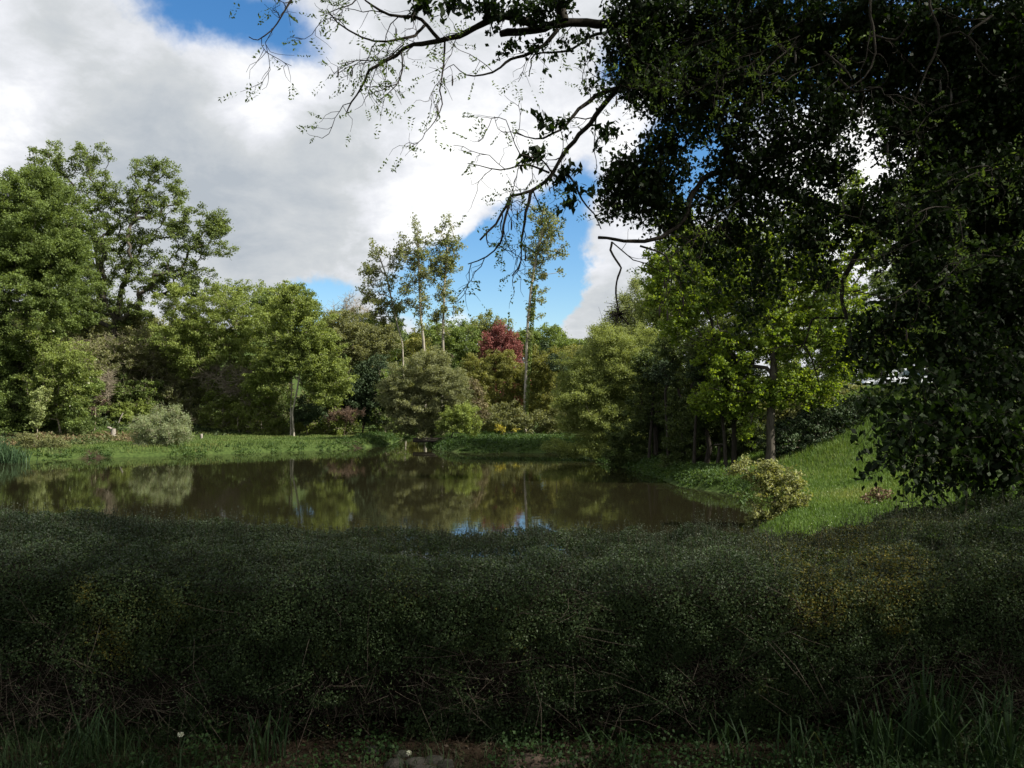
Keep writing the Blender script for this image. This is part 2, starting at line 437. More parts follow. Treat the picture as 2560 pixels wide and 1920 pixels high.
# pond water
def water_mat():
    m, n, l, b = new_mat('brown pond water')
    b.inputs['Base Color'].default_value = (.0115, .0105, .0052, 1)
    b.inputs['Roughness'].default_value = .025; b.inputs['IOR'].default_value = 1.333
    b.inputs['Specular IOR Level'].default_value = .5
    ge = n.new('ShaderNodeNewGeometry'); mp = n.new('ShaderNodeMapping'); mp.inputs['Scale'].default_value = (1.0, 1.6, 1)
    l.new(ge.outputs['Position'], mp.inputs[0])
    t = n.new('ShaderNodeTexNoise'); t.inputs['Scale'].default_value = 2.2; t.inputs['Detail'].default_value = 4; l.new(mp.outputs[0], t.inputs['Vector'])
    t2 = n.new('ShaderNodeTexNoise'); t2.inputs['Scale'].default_value = .12; t2.inputs['Detail'].default_value = 2; l.new(mp.outputs[0], t2.inputs['Vector'])
    mr_ = n.new('ShaderNodeMapRange'); l.new(t2.outputs[0], mr_.inputs[0]); mr_.inputs[1].default_value = .35; mr_.inputs[2].default_value = .7; mr_.inputs[3].default_value = .25; mr_.inputs[4].default_value = 1.
    mu = n.new('ShaderNodeMath'); mu.operation = 'MULTIPLY'; l.new(t.outputs[0], mu.inputs[0]); l.new(mr_.outputs[0], mu.inputs[1])
    bp = n.new('ShaderNodeBump'); bp.inputs['Strength'].default_value = .045; bp.inputs['Distance'].default_value = .05
    l.new(mu.outputs[0], bp.inputs['Height']); l.new(bp.outputs[0], b.inputs['Normal'])
    return m
g = Geo()
wx = np.linspace(-56, 12, 18); wy = np.linspace(10, 90, 21); X, Y = np.meshgrid(wx, wy)
I = np.arange(20)[:, None] * 18 + np.arange(17)[None]
g.add(np.stack([X.ravel(), Y.ravel(), np.full(X.size, WZ)], 1), np.stack([I, I + 1, I + 19, I + 18], -1))
tag(g.build('water', water_mat()), kind='structure')

# ------------------------------------------------------------------ trees and shrubs
def skeleton(trunk, targets, forkz, jit=.1, upcost=.9):
    """grow limbs from a trunk polyline to every target; returns nodes, parents"""
    nodes = [np.array(p) for p in trunk]; par = [-1] + list(range(len(trunk) - 1)); pl = [0.]
    for a, b in zip(trunk[:-1], trunk[1:]): pl.append(pl[-1] + np.linalg.norm(np.array(b) - a))
    arr = np.zeros((len(trunk) + len(targets) * 3 + 4, 3)); arr[:len(nodes)] = nodes
    pll = np.zeros(len(arr)); pll[:len(pl)] = pl
    ok = np.zeros(len(arr)); ok[:len(nodes)] = [0 if p[2] >= forkz - 1e-6 else 1e6 for p in nodes]
    n = len(nodes); tips = []
    top = np.array(trunk[-1])
    order = np.argsort(np.linalg.norm(targets - top, axis=1))
    for k in order:
        t = targets[k]; dv = t - arr[:n]; ds = np.linalg.norm(dv, axis=1) + 1e-6
        cost = ds * (1 + upcost * np.maximum(0, -dv[:, 2] / ds)) + .22 * pll[:n] + ok[:n]
        i = int(np.argmin(cost)); a = arr[i]; L = ds[i]
        prev = i
        for f in (.36, .7, 1.):
            p = a + (t - a) * f
            if f < 1:
                p = p + rng.normal(size=3) * L * jit; p[2] += L * .10 * math.sin(f * math.pi)
            arr[n] = p; par.append(prev); pll[n] = pll[prev] + np.linalg.norm(p - arr[prev]); prev = n; n += 1
        tips.append(n - 1)
    return arr[:n], np.array(par), tips
def limbs(g, arr, par, tips, ntrunk, rtrunk, rtip, k=5, expo=.5):
    n = len(arr); cnt = np.zeros(n); cnt[tips] = 1
    for i in range(n - 1, 0, -1): cnt[par[i]] += cnt[i]
    cnt = np.maximum(cnt, 1)
    rad = rtip * cnt ** expo
    sc = (rtrunk * .8 - rtip) / max(rad[ntrunk - 1] - rtip, 1e-6)
    rad = rtip + (rad - rtip) * min(max(sc, .1), 1.)
    rad[:ntrunk] = np.linspace(rtrunk * 1.25, rtrunk * .9, ntrunk)
    rad[0] *= 1.25
    tube(g, arr[:ntrunk], rad[:ntrunk], 9)
    kids = {}
    for i in range(ntrunk, n, 3):
        a = par[i]; idx = [a, i, i + 1, i + 2]
        r = rad[idx].copy(); r[0] = min(r[0], r[1] * 1.15)
        tube(g, arr[idx], r, k if r[1] > .03 else 4)

def lobes3(lobes, d, deep=.85):
    out = []
    for lb in lobes:
        px, py, rx, ry = lb[:4]; dd = lb[4] if len(lb) > 4 else 0.
        D_ = d + dd; out.append((P(px, py, D_), np.array([rx, (rx * ry) ** .5 * deep, ry]) * D_ / F, rx * ry))
    return out
def in_lobes(ls, n, shell=2.6):
    wgt = np.array([l[2] for l in ls], float); wgt /= wgt.sum()
    ch = rng.choice(len(ls), n, p=wgt)
    c = np.array([ls[i][0] for i in ch]); r = np.array([ls[i][1] for i in ch])
    u = nrm(rng.normal(size=(n, 3)))
    rad = rng.random(n) ** (1 / shell)
    rad = rad * (.70 + .60 * vnoise(u * 1.6 + c * .7, 1., 5))
    return c + u * r * rad[:, None], u

def tree(name, label, cat, bpx, d, lobes, leaf='mid', bark='bark', tr=.2, fork=.3, cr=15, lp=6., lai=3.4, den=1.0, tw=0, group=None,
         trunk=None, flat=.6, up=.5, droop=0., deep=.85, parts=('trunk', 'crown'), rtip=.012, upcost=.9, shell=2.6, wl=.62, extra=None, mixleaf=None, tl=.8, twr=None, spread=.8, skirt=0):
    px2m = d / F
    if d > 30: cr *= .74; lp *= .77; tr *= .72; rtip *= .8
    lobes = list(lobes)
    x0 = (bpx - CX) * px2m; y0 = d
    base = np.array([x0, y0, h1(x0, y0) - .12])
    root = thing(name, label, cat, base, group)
    if skirt:
        gp = HY + (CZ - base[2]) / d * F; lo = max(l[1] + l[3] for l in lobes); xa = min(l[0] - l[2] for l in lobes); xb = max(l[0] + l[2] for l in lobes)
        lo = min(lo, gp - 8); n_ = max(2, int((xb - xa) / 60))
        for i in range(n_): lobes.append((xa + (xb - xa) * (i + .5) / n_, (lo + gp) / 2 - 4, (xb - xa) / n_ * .7, (gp - lo) / 2 + 16, rng.uniform(-1, 1.5)))
    ls = lobes3(lobes, d, deep)
    area = sum(math.pi * l[2] for l in ls)
    K = max(6, int(den * 2.3 * area / (math.pi * cr * cr)))
    cen, outv = in_lobes(ls, K, shell)
    cen[:, 2] = np.maximum(cen[:, 2], hgt(cen[:, 0], cen[:, 1]) + .1)
    zt = cen[:, 2].max(); zlow = np.percentile(cen[:, 2], 20)
    fz = base[2] + fork * (zt - base[2])
    if trunk is None:
        cc = np.average(cen, axis=0)
        f = np.array([base[0] + (cc[0] - base[0]) * .45, base[1] + (cc[1] - base[1]) * .45, fz])
        m = base * .5 + f * .5 + np.array([rng.normal() * .04, 0, 0]) * (fz - base[2])
        tk = [base, base * .75 + m * .25, m, f]
    else:
        tk = [base] + [P(a, b, d + (c[0] if c else 0)) for a, b, *c in trunk]
        fz = tk[max(1, int(len(tk) * fork))][2]
    # resample
    seg = []
    for a, b in zip(tk[:-1], tk[1:]):
        nn = max(1, int(np.linalg.norm(b - a) / max(.6, 22 * px2m)))
        for q in range(nn): seg.append(a + (b - a) * q / nn + rng.normal(size=3) * .15 * tr * (q > 0))
    seg.append(tk[-1])
    arr, par, tips = skeleton(seg, cen, fz, upcost=upcost)
    g = Geo(); limbs(g, arr, par, tips, len(seg), tr, rtip)
    crm = cr * px2m
    if tw:
        n = K * tw; c0 = np.repeat(cen, tw, 0); dv = rng.normal(size=(n, 3)) * np.array([1, 1, .75]) + np.repeat(outv, tw, 0) * .8
        dv[:, 2] += .25 if droop < .3 else -.3
        p1 = c0 + nrm(dv) * crm * rng.uniform(.6, 1.9, (n, 1)) * tl
        r_ = twr or rtip * .7
        twigs(g, c0, p1, r_, r_ * .45, .16)
    g.build(parts[0], BM[bark], root)
    if leaf:
        nl = max(6, int(lai * math.pi * cr * cr / (lp * lp * wl * .5) / 1.7 / max(den, .5) ** .3))
        n = K * nl; g = Geo()
        dvc = outv * .8 + rng.normal(size=(K, 3)) * .6; dvc[:, 2] += .3 - droop * .9; dvc = nrm(dvc)
        t_ = rng.random(n)[:, None] ** .85; ln_ = np.repeat(rng.uniform(1.1, 2.7, K), nl)[:, None]
        o = rng.normal(size=(n, 3)) * np.array([1, 1, flat]) * crm * spread * (.85 - .42 * t_)
        pos = np.repeat(cen, nl, 0) + o + np.repeat(dvc, nl, 0) * (t_ - .4) * crm * ln_
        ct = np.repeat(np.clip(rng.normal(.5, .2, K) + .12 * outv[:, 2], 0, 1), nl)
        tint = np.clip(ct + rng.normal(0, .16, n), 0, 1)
        sz = lp * px2m * rng.uniform(.65, 1.3, n)
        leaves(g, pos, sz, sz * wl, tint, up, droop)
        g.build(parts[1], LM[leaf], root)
    if mixleaf:
        nm, frac, lpx, partn = mixleaf
        n = int(K * frac); idx = rng.integers(0, K, n)
        g = Geo(); m_ = 10
        pos = np.repeat(cen[idx] + nrm(outv[idx]) * crm * .3, m_, 0) + rng.normal(size=(n * m_, 3)) * crm * .5
        leaves(g, pos, lpx * px2m * rng.uniform(.7, 1.3, n * m_), lpx * px2m * .7, rng.random(n * m_), .8)
        g.build(partn, LM[nm], root)
    return root
SH = ('stems', 'foliage')
def mist(root, px, py, r, d, leaf='mistle'):
    """a ball of mistletoe growing in a tree"""
    c = P(px, py, d); rm = r * d / F; n = 420
    u = nrm(rng.normal(size=(n, 3))); g = Geo()
    leaves(g, c + u * rm * (rng.random((n, 1)) ** .5), .16, .07, rng.random(n), .1, tdir=u)
    o = g.build('mistletoe', LM[leaf], root)
    gt = Geo(); u = nrm(rng.normal(size=(70, 3))); twigs(gt, np.repeat(c[None], 70, 0), c + u * rm * .95, .02, .01)
    gt.build('stems', BM['twig'], o)
# ---- left bank wood
tree('hornbeam', 'dense green tree at the outer end of the wooded bank, shorter than the big oak', 'tree', 40, 62,
     [(70, 555, 150, 140), (-10, 760, 190, 190), (140, 720, 95, 120), (60, 640, 150, 100), (175, 640, 60, 60), (90, 470, 80, 60), (-90, 560, 120, 160), (60, 880, 110, 70)], 'mid', 'bark', .3, .22, cr=17, lai=4.2, tw=2, skirt=1)
tree('oak', 'tall spreading oak with forked trunk and sky gaps, highest tree of the wooded bank', 'tree', 272, 76,
     [(140, 400, 60, 50), (110, 480, 50, 55), (225, 395, 55, 42), (240, 480, 70, 60), (365, 430, 60, 45), (340, 510, 75, 60), (440, 460, 26, 42), (440, 560, 65, 80), (310, 600, 90, 70), (190, 570, 80, 90),
      (545, 565, 42, 40), (575, 622, 32, 26), (520, 540, 30, 30), (505, 620, 45, 45), (400, 690, 110, 55), (250, 700, 90, 60), (150, 680, 70, 60), (480, 710, 60, 45), (300, 770, 110, 40), (180, 770, 80, 50), (80, 600, 50, 80)], 'oak', 'bark', .40, .4, cr=15, lp=6.2, lai=3.0, den=.62, tw=2,
     trunk=[(275, 930), (283, 850), (290, 800), (297, 765)], rtip=.02, shell=2.0)
tree('slender_oak', 'slimmer tree with single dark stem standing behind the big oak', 'tree', 250, 84,
     [(120, 440, 45, 60), (100, 540, 50, 70), (170, 640, 60, 80), (280, 640, 50, 70), (220, 760, 90, 70)], 'oak', 'dark', .25, .6, cr=17, lai=2.4, den=.55, trunk=[(250, 800), (248, 690), (235, 600)])
tree('sallow_tree', 'broad yellow-green tree right of the big oak, bare grey branches low down', 'tree', 560, 70,
     [(560, 790, 110, 75), (480, 850, 90, 75), (640, 830, 70, 80), (540, 900, 120, 60), (620, 950, 70, 50), (450, 760, 60, 50), (690, 900, 50, 60)], 'bright', 'greytwig', .16, .18, cr=15, lai=3.6, tw=3, parts=('trunk', 'crown'))
tree('birch', 'bright green tree with twin whitish leaning trunks beside the mown bank', 'tree', 735, 66,
     [(660, 960, 50, 40), (815, 985, 50, 40), (690, 920, 60, 40), (850, 930, 40, 40), (740, 770, 60, 50), (690, 830, 70, 70), (770, 840, 70, 80), (800, 890, 60, 60), (720, 910, 80, 45), (790, 960, 45, 30), (725, 735, 40, 30)], 'bright', 'birch', .085, .75, cr=15, lai=3.8, tw=2,
     trunk=[(731, 1030), (741, 985), (747, 950), (752, 905)], flat=.5)
tree('birch', 'thin whitish ivy-hung stem close beside the twin-trunked bright tree', 'tree', 727, 66.6,
     [(700, 880, 40, 30), (735, 850, 35, 30), (722, 990, 8, 50)], 'bright', 'birch', .065, .8, cr=12, lai=2.4, trunk=[(727, 1010), (730, 965), (728, 920)])
tree('round_tree', 'rounded leafy tree top rising behind the bright twin-trunked tree', 'tree', 735, 84,
     [(725, 750, 55, 45), (760, 775, 35, 40), (700, 790, 50, 50), (660, 770, 50, 40)], 'mid', 'bark', .2, .4, cr=15, lai=3.6)
tree('wispy_tree', 'thin pale sapling tops showing above the yellow-green tree against the sky', 'tree', 600, 92,
     [(600, 715, 30, 22), (560, 740, 40, 26), (650, 735, 45, 28), (540, 720, 20, 18)], 'bright', 'twig', .12, .5, cr=13, lai=2.0, den=.8)
tree('olive_tree', 'olive coloured thicket tree sloping down toward the inlet', 'tree', 870, 74,
     [(870, 840, 70, 60), (930, 890, 55, 70), (880, 920, 80, 60), (830, 830, 50, 50), (960, 850, 40, 40)], 'olive', 'bark', .18, .2, cr=15, lai=4, tw=2)
tree('alder', 'mid green bushy tree behind the olive thicket', 'tree', 905, 82, [(900, 820, 60, 40), (960, 850, 45, 50), (940, 910, 50, 60)], 'mid', 'bark', .18, .3, cr=15, lai=3.6, skirt=1)
tree('bare_tree', 'leafless pale grey treetop with one mistletoe ball', 'tree', 870, 96, [(875, 770, 35, 30), (900, 800, 40, 30), (850, 790, 30, 25)], None, 'greytwig', .16, .45, cr=12, tw=9, tl=1.6, rtip=.022, twr=.018)
mist(bpy.data.objects['bare_tree'], 882, 776, 7, 96)
tree('holly', 'dark evergreen bush at the foot of the bank near the inlet', 'bush', 905, 71, [(905, 985, 75, 70), (870, 1010, 45, 40), (950, 1020, 50, 50), (925, 930, 50, 40)], 'dark', 'dark', .1, .1, cr=14, lai=4.5, parts=SH)
tree('holly', 'small dark holly under the yellow-green tree', 'bush', 505, 72, [(505, 985, 34, 32)], 'dark', 'dark', .06, .1, cr=11, lai=5, parts=SH)
tree('holly', 'dark leafy bush at the feet of the twin whitish trunks', 'bush', 770, 68, [(775, 1025, 40, 35), (745, 1045, 22, 18)], 'dark', 'dark', .06, .1, cr=11, lai=4.5, parts=SH)
tree('hawthorn', 'hawthorn bush with white blossom spilling toward the water', 'bush', 150, 61,
     [(160, 900, 75, 50), (130, 960, 70, 55), (205, 950, 35, 45), (190, 1000, 45, 40), (90, 840, 60, 50), (110, 1020, 40, 40)], 'bright', 'greytwig', .1, .15, cr=13, lai=3.2, tw=3, parts=SH, mixleaf=('blossom', .16, 3.2, 'blossom'))
tree('ivy_post', 'narrow pale green climber-covered stem in front of the hawthorn', 'bush', 92, 57.5, [(97, 1010, 20, 30), (90, 1045, 16, 28), (105, 985, 18, 20)], 'pale', 'greytwig', .05, .2, cr=10, lai=3, parts=SH)
tree('bare_shrub', 'bare grey twiggy shrub below the hawthorn blossom', 'shrub', 235, 64, [(235, 975, 35, 25), (260, 960, 25, 20)], None, 'greytwig', .05, .2, cr=10, tw=18, tl=2., rtip=.02, twr=.018, parts=SH)
tree('bare_shrub', 'bare pale branches hanging below the yellow-green tree', 'shrub', 600, 69, [(610, 960, 50, 35), (540, 935, 45, 25), (645, 1000, 25, 20)], None, 'greytwig', .05, .25, cr=12, tw=16, tl=2.2, rtip=.022, twr=.02, parts=SH)
tree('thicket', 'brownish undergrowth thicket under the big oak', 'shrub', 350, 73, [(350, 900, 85, 55), (300, 960, 60, 40), (420, 940, 70, 60), (430, 870, 70, 50)], 'mid', 'greytwig', .08, .12, cr=14, lai=3.2, den=1.25, tw=5, parts=SH, skirt=1)
tree('thicket', 'shady green thicket at the base of the oak trunk', 'shrub', 255, 77, [(230, 870, 70, 60), (200, 800, 60, 60), (330, 830, 60, 60), (280, 930, 70, 40)], 'olive', 'twig', .08, .12, cr=14, lai=2.8, den=1.25, tw=3, parts=SH, skirt=1)
tree('thicket', 'leafy green shrub with yellow top beside the silvery waterside willow', 'shrub', 345, 68, [(345, 1020, 50, 16), (350, 1045, 55, 26), (310, 1030, 30, 25)], 'bright', 'twig', .05, .15, cr=10, lai=3.6, parts=SH, skirt=1)
tree('thicket', 'dim green thicket behind the outer hornbeam', 'shrub', 20, 68, [(20, 950, 90, 60), (80, 1010, 70, 40), (-40, 1000, 70, 50)], 'olive', 'twig', .08, .15, cr=14, lai=3.4, den=1.25, tw=2, parts=SH, skirt=1)
tree('thicket', 'green shrubs under the fence stakes right of the small holly', 'shrub', 600, 76, [(590, 1015, 60, 30), (660, 1010, 50, 35), (460, 1000, 50, 40)], 'mid', 'twig', .06, .12, cr=12, lai=3.2, den=1.25, tw=3, parts=SH, skirt=1)
tree('thicket', 'tangled brown-green shrub between the twin trunks and the brush heap', 'shrub', 800, 73, [(690, 970, 40, 40), (800, 1000, 50, 40), (835, 960, 40, 50)], 'olive', 'twig', .06, .12, cr=12, lai=3.0, den=1.25, tw=4, parts=SH, skirt=1)

# ---- far end of the pond
tree('spruce', 'narrow dark conical spruce behind the leaning poplar', 'tree', 992, 104, [(992, 780, 9, 16), (992, 810, 17, 18), (992, 845, 26, 20), (992, 885, 34, 24), (992, 930, 40, 28)], 'dark', 'dark', .2, .5, cr=9, lai=4.5, droop=.4, trunk=[(992, 900), (992, 820), (992, 772)])
tree('far_tree', 'hazy blue-green round tree on the skyline left of the spruce', 'tree', 945, 118, [(945, 840, 45, 30), (905, 830, 35, 24), (980, 850, 30, 26)], 'pale', 'bark', .2, .4, cr=12, lai=3.4, skirt=1)
tree('far_tree', 'dark green rounded tree just left of the copper tree', 'tree', 1155, 106, [(1160, 860, 42, 45), (1130, 850, 34, 42), (1185, 890, 34, 40), (1100, 865, 30, 45), (1150, 920, 60, 40)], 'mid', 'bark', .22, .35, cr=14, lai=4, skirt=1)
tree('far_tree', 'pale twin-topped tree rising behind the copper tree', 'tree', 1222, 124, [(1238, 800, 32, 30), (1195, 820, 24, 34), (1215, 855, 45, 35), (1255, 830, 30, 30)], 'poplar', 'bark', .22, .35, cr=13, lai=2.6, skirt=1)
tree('copper_tree', 'copper red leaved tree among the green trees at the far end of the pond', 'tree', 1250, 98, [(1250, 845, 26, 36), (1224, 868, 26, 38), (1277, 868, 26, 36), (1250, 892, 46, 34), (1230, 908, 34, 20), (1287, 890, 18, 26)], 'red', 'dark', .2, .3, cr=10, lp=5.5, lai=4, den=1.3, flat=1.3, up=.2, tw=3, skirt=1)
tree('far_tree', 'green tree between the copper tree and the lone ivy-clad poplar', 'tree', 1300, 128, [(1300, 840, 30, 24), (1320, 870, 40, 40)], 'mid', 'bark', .2, .4, cr=13, lai=3.6, skirt=1)
tree('far_tree', 'broad domed green tree right of the lone ivy-clad poplar', 'tree', 1372, 124, [(1368, 840, 48, 30), (1400, 860, 34, 30), (1340, 870, 40, 40), (1385, 885, 50, 30)], 'mid', 'bark', .25, .35, cr=14, lai=4, skirt=1)
tree('conifer', 'small dark conifer in front of the domed green tree', 'tree', 1362, 112, [(1362, 862, 8, 12), (1362, 885, 15, 20)], 'dark', 'dark', .12, .4, cr=8, lai=5)
tree('far_tree', 'yellowish-green low tree at the right end of the far skyline', 'tree', 1450, 112, [(1440, 890, 50, 22), (1490, 885, 40, 25), (1400, 905, 40, 24)], 'bamboo', 'bark', .15, .3, cr=13, lai=3.6, skirt=1)
tree('far_tree', 'russet-brown shrub tree behind the stem of the middle poplar', 'tree', 1045, 100, [(1045, 850, 26, 22), (1020, 880, 36, 30), (1062, 905, 34, 40)], 'bamboo', 'bark', .15, .3, cr=12, lai=3.4, skirt=1)
def poplar(label, bpx, d, lobes, trunk, balls, tr=.17, ivy=None, den=.6):
    r = tree('poplar', label, 'tree', bpx, d, lobes, 'poplar', 'birch', tr * .8, .4, cr=11, lp=7., lai=2.1, den=den, trunk=trunk, flat=1.0, up=.2, upcost=2.2, shell=2.0, rtip=.02, tw=2, twr=.016, group='tall bare-stemmed poplars at the end of the pond')
    for b in balls: mist(r, *b, d)
    if ivy:
        n = 1300; g = Geo(); t = rng.random(n)
        px = ivy[0] + (ivy[2] - ivy[0]) * t; py = ivy[1] + (ivy[3] - ivy[1]) * t
        c = np.stack([(px - CX) / F * d, np.full(n, d), CZ - (py - HY) / F * d], 1)
        u = nrm(rng.normal(size=(n, 3)) * np.array([1, 1, .2]))
        leaves(g, c + u * (.10 + .13 * rng.random((n, 1)) * (1 - .5 * t[:, None])), .2, .14, rng.uniform(.5, 1, n), .2, out=u)
        g.build('ivy', LM['oak'], r)
    return r
poplar('thin leaning poplar, leftmost and sparsest of the tall poplars', 1014, 80,
       [(935, 630, 22, 26), (925, 680, 25, 35), (918, 735, 22, 30), (950, 760, 30, 35), (985, 660, 20, 40), (965, 710, 25, 35), (990, 770, 25, 25), (935, 790, 25, 18)],
       [(1006, 860), (993, 810), (978, 745), (966, 690), (948, 640)], [(955, 778, 11), (958, 800, 10)], .12, den=.8)
poplar('poplar with forked crown and mistletoe, second from the leaning one', 1063, 79,
       [(1042, 570, 22, 26), (1045, 620, 28, 40), (1030, 660, 30, 40), (1000, 645, 28, 36), (1005, 610, 20, 20), (1055, 690, 22, 40), (1015, 720, 25, 30), (1060, 760, 16, 30), (1070, 600, 12, 14), (1052, 820, 14, 30), (1035, 780, 16, 24)],
       [(1062, 900), (1058, 845), (1052, 800), (1050, 730), (1048, 670), (1045, 600)], [(1020, 755, 12), (1058, 685, 12)], .2)
poplar('tallest poplar of the group of three, straight pale stem', 1106, 80,
       [(1122, 555, 22, 24), (1118, 600, 34, 36), (1108, 650, 36, 40), (1140, 640, 26, 40), (1110, 710, 26, 40), (1085, 680, 18, 30), (1100, 780, 26, 30), (1145, 770, 10, 20), (1125, 740, 16, 24), (1106, 830, 14, 24), (1095, 740, 18, 24)],
       [(1104, 950), (1108, 880), (1107, 840), (1109, 780), (1112, 700), (1118, 620)], [(1080, 670, 12), (1100, 677, 14), (1110, 772, 10), (1092, 790, 14)], .2)
poplar('lone ivy-clad poplar standing apart beside the bamboo', 1312, 72,
       [(1355, 545, 34, 40), (1385, 570, 30, 36), (1362, 600, 46, 36), (1340, 640, 30, 36), (1390, 620, 26, 30), (1335, 690, 22, 30), (1350, 740, 16, 24), (1330, 780, 12, 24), (1405, 685, 14, 12), (1322, 830, 10, 24), (1345, 790, 12, 16)],
       [(1314, 960), (1317, 860), (1320, 800), (1328, 720), (1340, 640), (1358, 570)], [(1358, 690, 12)], .2, ivy=(1313, 1050, 1336, 720))
# bamboo and shrubs
for i, (px, py, rx, ry, lab) in enumerate([
        (1190, 960, 42, 62, 'olive bamboo clump nearest the grey willow'), (1245, 945, 42, 60, 'bamboo clump with yellow-tinged plumes below the copper tree'),
        (1290, 975, 38, 60, 'shadier bamboo clump just left of the lone poplar stem'), (1350, 945, 42, 62, 'bamboo clump with brown canes right of the lone poplar stem'),
        (1405, 940, 44, 58, 'dense bamboo clump with darker top beside the willow bank'), (1455, 935, 40, 55, 'yellow-green bamboo clump against the olive willow')]):
    tree('bamboo', lab, 'bamboo', px, 73 + (i % 3) * 1.5, [(px, py - 10, rx, ry * .85), (px - 14, py - 12 - ry * .55, rx * .6, ry * .45), (px + 18, py - 12 - ry * .4, rx * .55, ry * .45)], 'bamboo', 'cane', .05, .1, cr=11, lp=6.5, lai=3.8, wl=.4, droop=.8, tw=2, parts=('canes', 'foliage'), group='bamboo clumps at the far bank', skirt=1)
tree('laurel', 'dark round laurel among the bamboo tops', 'bush', 1400, 71, [(1400, 915, 26, 30)], 'dark', 'dark', .06, .2, cr=11, lai=4.5, parts=SH)
tree('laurel', 'dark shrubs filling the foot of the bamboo', 'bush', 1330, 69, [(1250, 1050, 60, 40), (1330, 1060, 50, 40), (1400, 1055, 55, 45), (1450, 1050, 40, 45)], 'olive', 'dark', .06, .15, cr=12, lai=4, parts=SH)
tree('grey_willow', 'large rounded grey-green willow bush overhanging the inlet', 'bush', 1085, 61.5,
     [(1055, 935, 80, 55), (1000, 985, 55, 50), (1110, 965, 75, 60), (1060, 1015, 95, 50), (1140, 1010, 50, 45), (1000, 1045, 35, 35), (1075, 1065, 70, 30), (1040, 1070, 40, 26), (1090, 900, 40, 25)], 'grey', 'bark', .12, .12, cr=14, lp=5.5, lai=4.2, tw=4, wl=.42, parts=SH)
tree('green_sallow', 'fresh green low bush leaning right beside the plank', 'bush', 1122, 59, [(1150, 1045, 45, 32), (1115, 1055, 35, 26), (1180, 1065, 28, 20), (1165, 1025, 26, 18)], 'bright', 'bark', .06, .3, cr=11, lp=5, lai=3.4, parts=SH)
tree('straw_shrub', 'straw-coloured shrub between the grey willow and the bamboo', 'shrub', 1200, 66, [(1195, 985, 22, 30), (1205, 1030, 20, 30), (1175, 965, 20, 20)], 'straw', 'twig', .04, .15, cr=9, lp=5, lai=1.8, tw=3, parts=SH)
# ---- right bank trees
tree('pale_willow', 'tall pale feathery willow catching the light behind the olive willow', 'tree', 1610, 62,
     [(1570, 800, 55, 50), (1625, 765, 50, 45), (1530, 850, 45, 45), (1675, 790, 45, 60), (1600, 860, 70, 50), (1690, 740, 30, 35), (1560, 745, 18, 22), (1590, 720, 14, 22), (1500, 900, 50, 50), (1650, 870, 60, 50)], 'pale', 'greytwig', .14, .3, cr=12, lp=5.2, lai=3.8, den=1.2, skirt=1, spread=1.15, wl=.4, flat=1.1, tw=3)
tree('dead_tree', 'bare white dead treetop in front of the pale willow', 'tree', 1680, 58, [(1678, 800, 16, 40), (1690, 835, 24, 16), (1665, 835, 20, 16)], None, 'birch', .05, .55, cr=11, tw=3, tl=1.2, rtip=.012, twr=.009, trunk=[(1680, 900), (1679, 830), (1677, 765)])
tree('olive_willow', 'olive willow bush hanging low over the far right bank', 'bush', 1535, 47,
     [(1420, 1000, 40, 60), (1520, 860, 50, 50), (1450, 930, 50, 55), (1520, 940, 60, 70), (1585, 930, 60, 60), (1560, 1090, 50, 30), (1480, 990, 62, 70), (1440, 1045, 40, 50), (1545, 930, 70, 75), (1600, 880, 60, 60), (1530, 1050, 60, 50), (1590, 1000, 60, 70), (1475, 1080, 40, 30)], 'pale2', 'bark', .14, .12, cr=14, lp=5.4, lai=4.8, wl=.42, skirt=1, spread=1.15, tw=2, parts=SH)
DT = [(1640, 41, [(1640, 930, 55, 80), (1620, 1010, 45, 60), (1660, 1040, 40, 40)], 'shady evergreen tree nearest the olive willow in the waterside row'),
      (1705, 38.5, [(1690, 870, 60, 80), (1720, 960, 55, 80), (1690, 1030, 45, 40)], 'tall dark tree with slim stem in the middle of the waterside row'),
      (1765, 36.5, [(1760, 900, 60, 80), (1775, 990, 50, 70), (1740, 1050, 40, 25)], 'dark tree with bare leaning stems left of the small flat-topped post'),
      (1835, 35, [(1830, 880, 60, 80), (1850, 980, 55, 70), (1810, 1040, 35, 30)], 'dark tree nearest the lit maple in the waterside row')]
for bp, d, lb, lab in DT:
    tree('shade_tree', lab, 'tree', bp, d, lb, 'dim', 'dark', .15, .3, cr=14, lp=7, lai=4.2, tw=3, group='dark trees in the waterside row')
tree('scrub', 'dark brown scrub filling the foot of the waterside row', 'shrub', 1720, 37.5, [(1705, 1100, 40, 50), (1780, 1085, 70, 65), (1860, 1075, 60, 80), (1770, 1030, 90, 50)], 'dim', 'dark', .06, .15, cr=14, lp=7, lai=4, den=1.3, tw=5, parts=SH, skirt=1)
for i, (px, d, lean, lab) in enumerate([(1622, 40.5, 8, 'thin grey trunk under the shady evergreen tree'), (1672, 38, -6, 'thin dark trunk between the evergreen and tall dark trees'), (1735, 36, 5, 'crooked dark trunk behind the flat-topped post'), (1815, 34.5, -9, 'slim ivy-wrapped trunk left of the maple')]):
    tree('sapling', lab, 'tree', px, d, [(px + lean * 2, 930, 30, 40)], 'dark', 'dark', .09, .6, cr=12, lp=7, lai=3, trunk=[(px + lean * .4, 1100), (px + lean, 1040), (px + lean * 1.5, 980)])
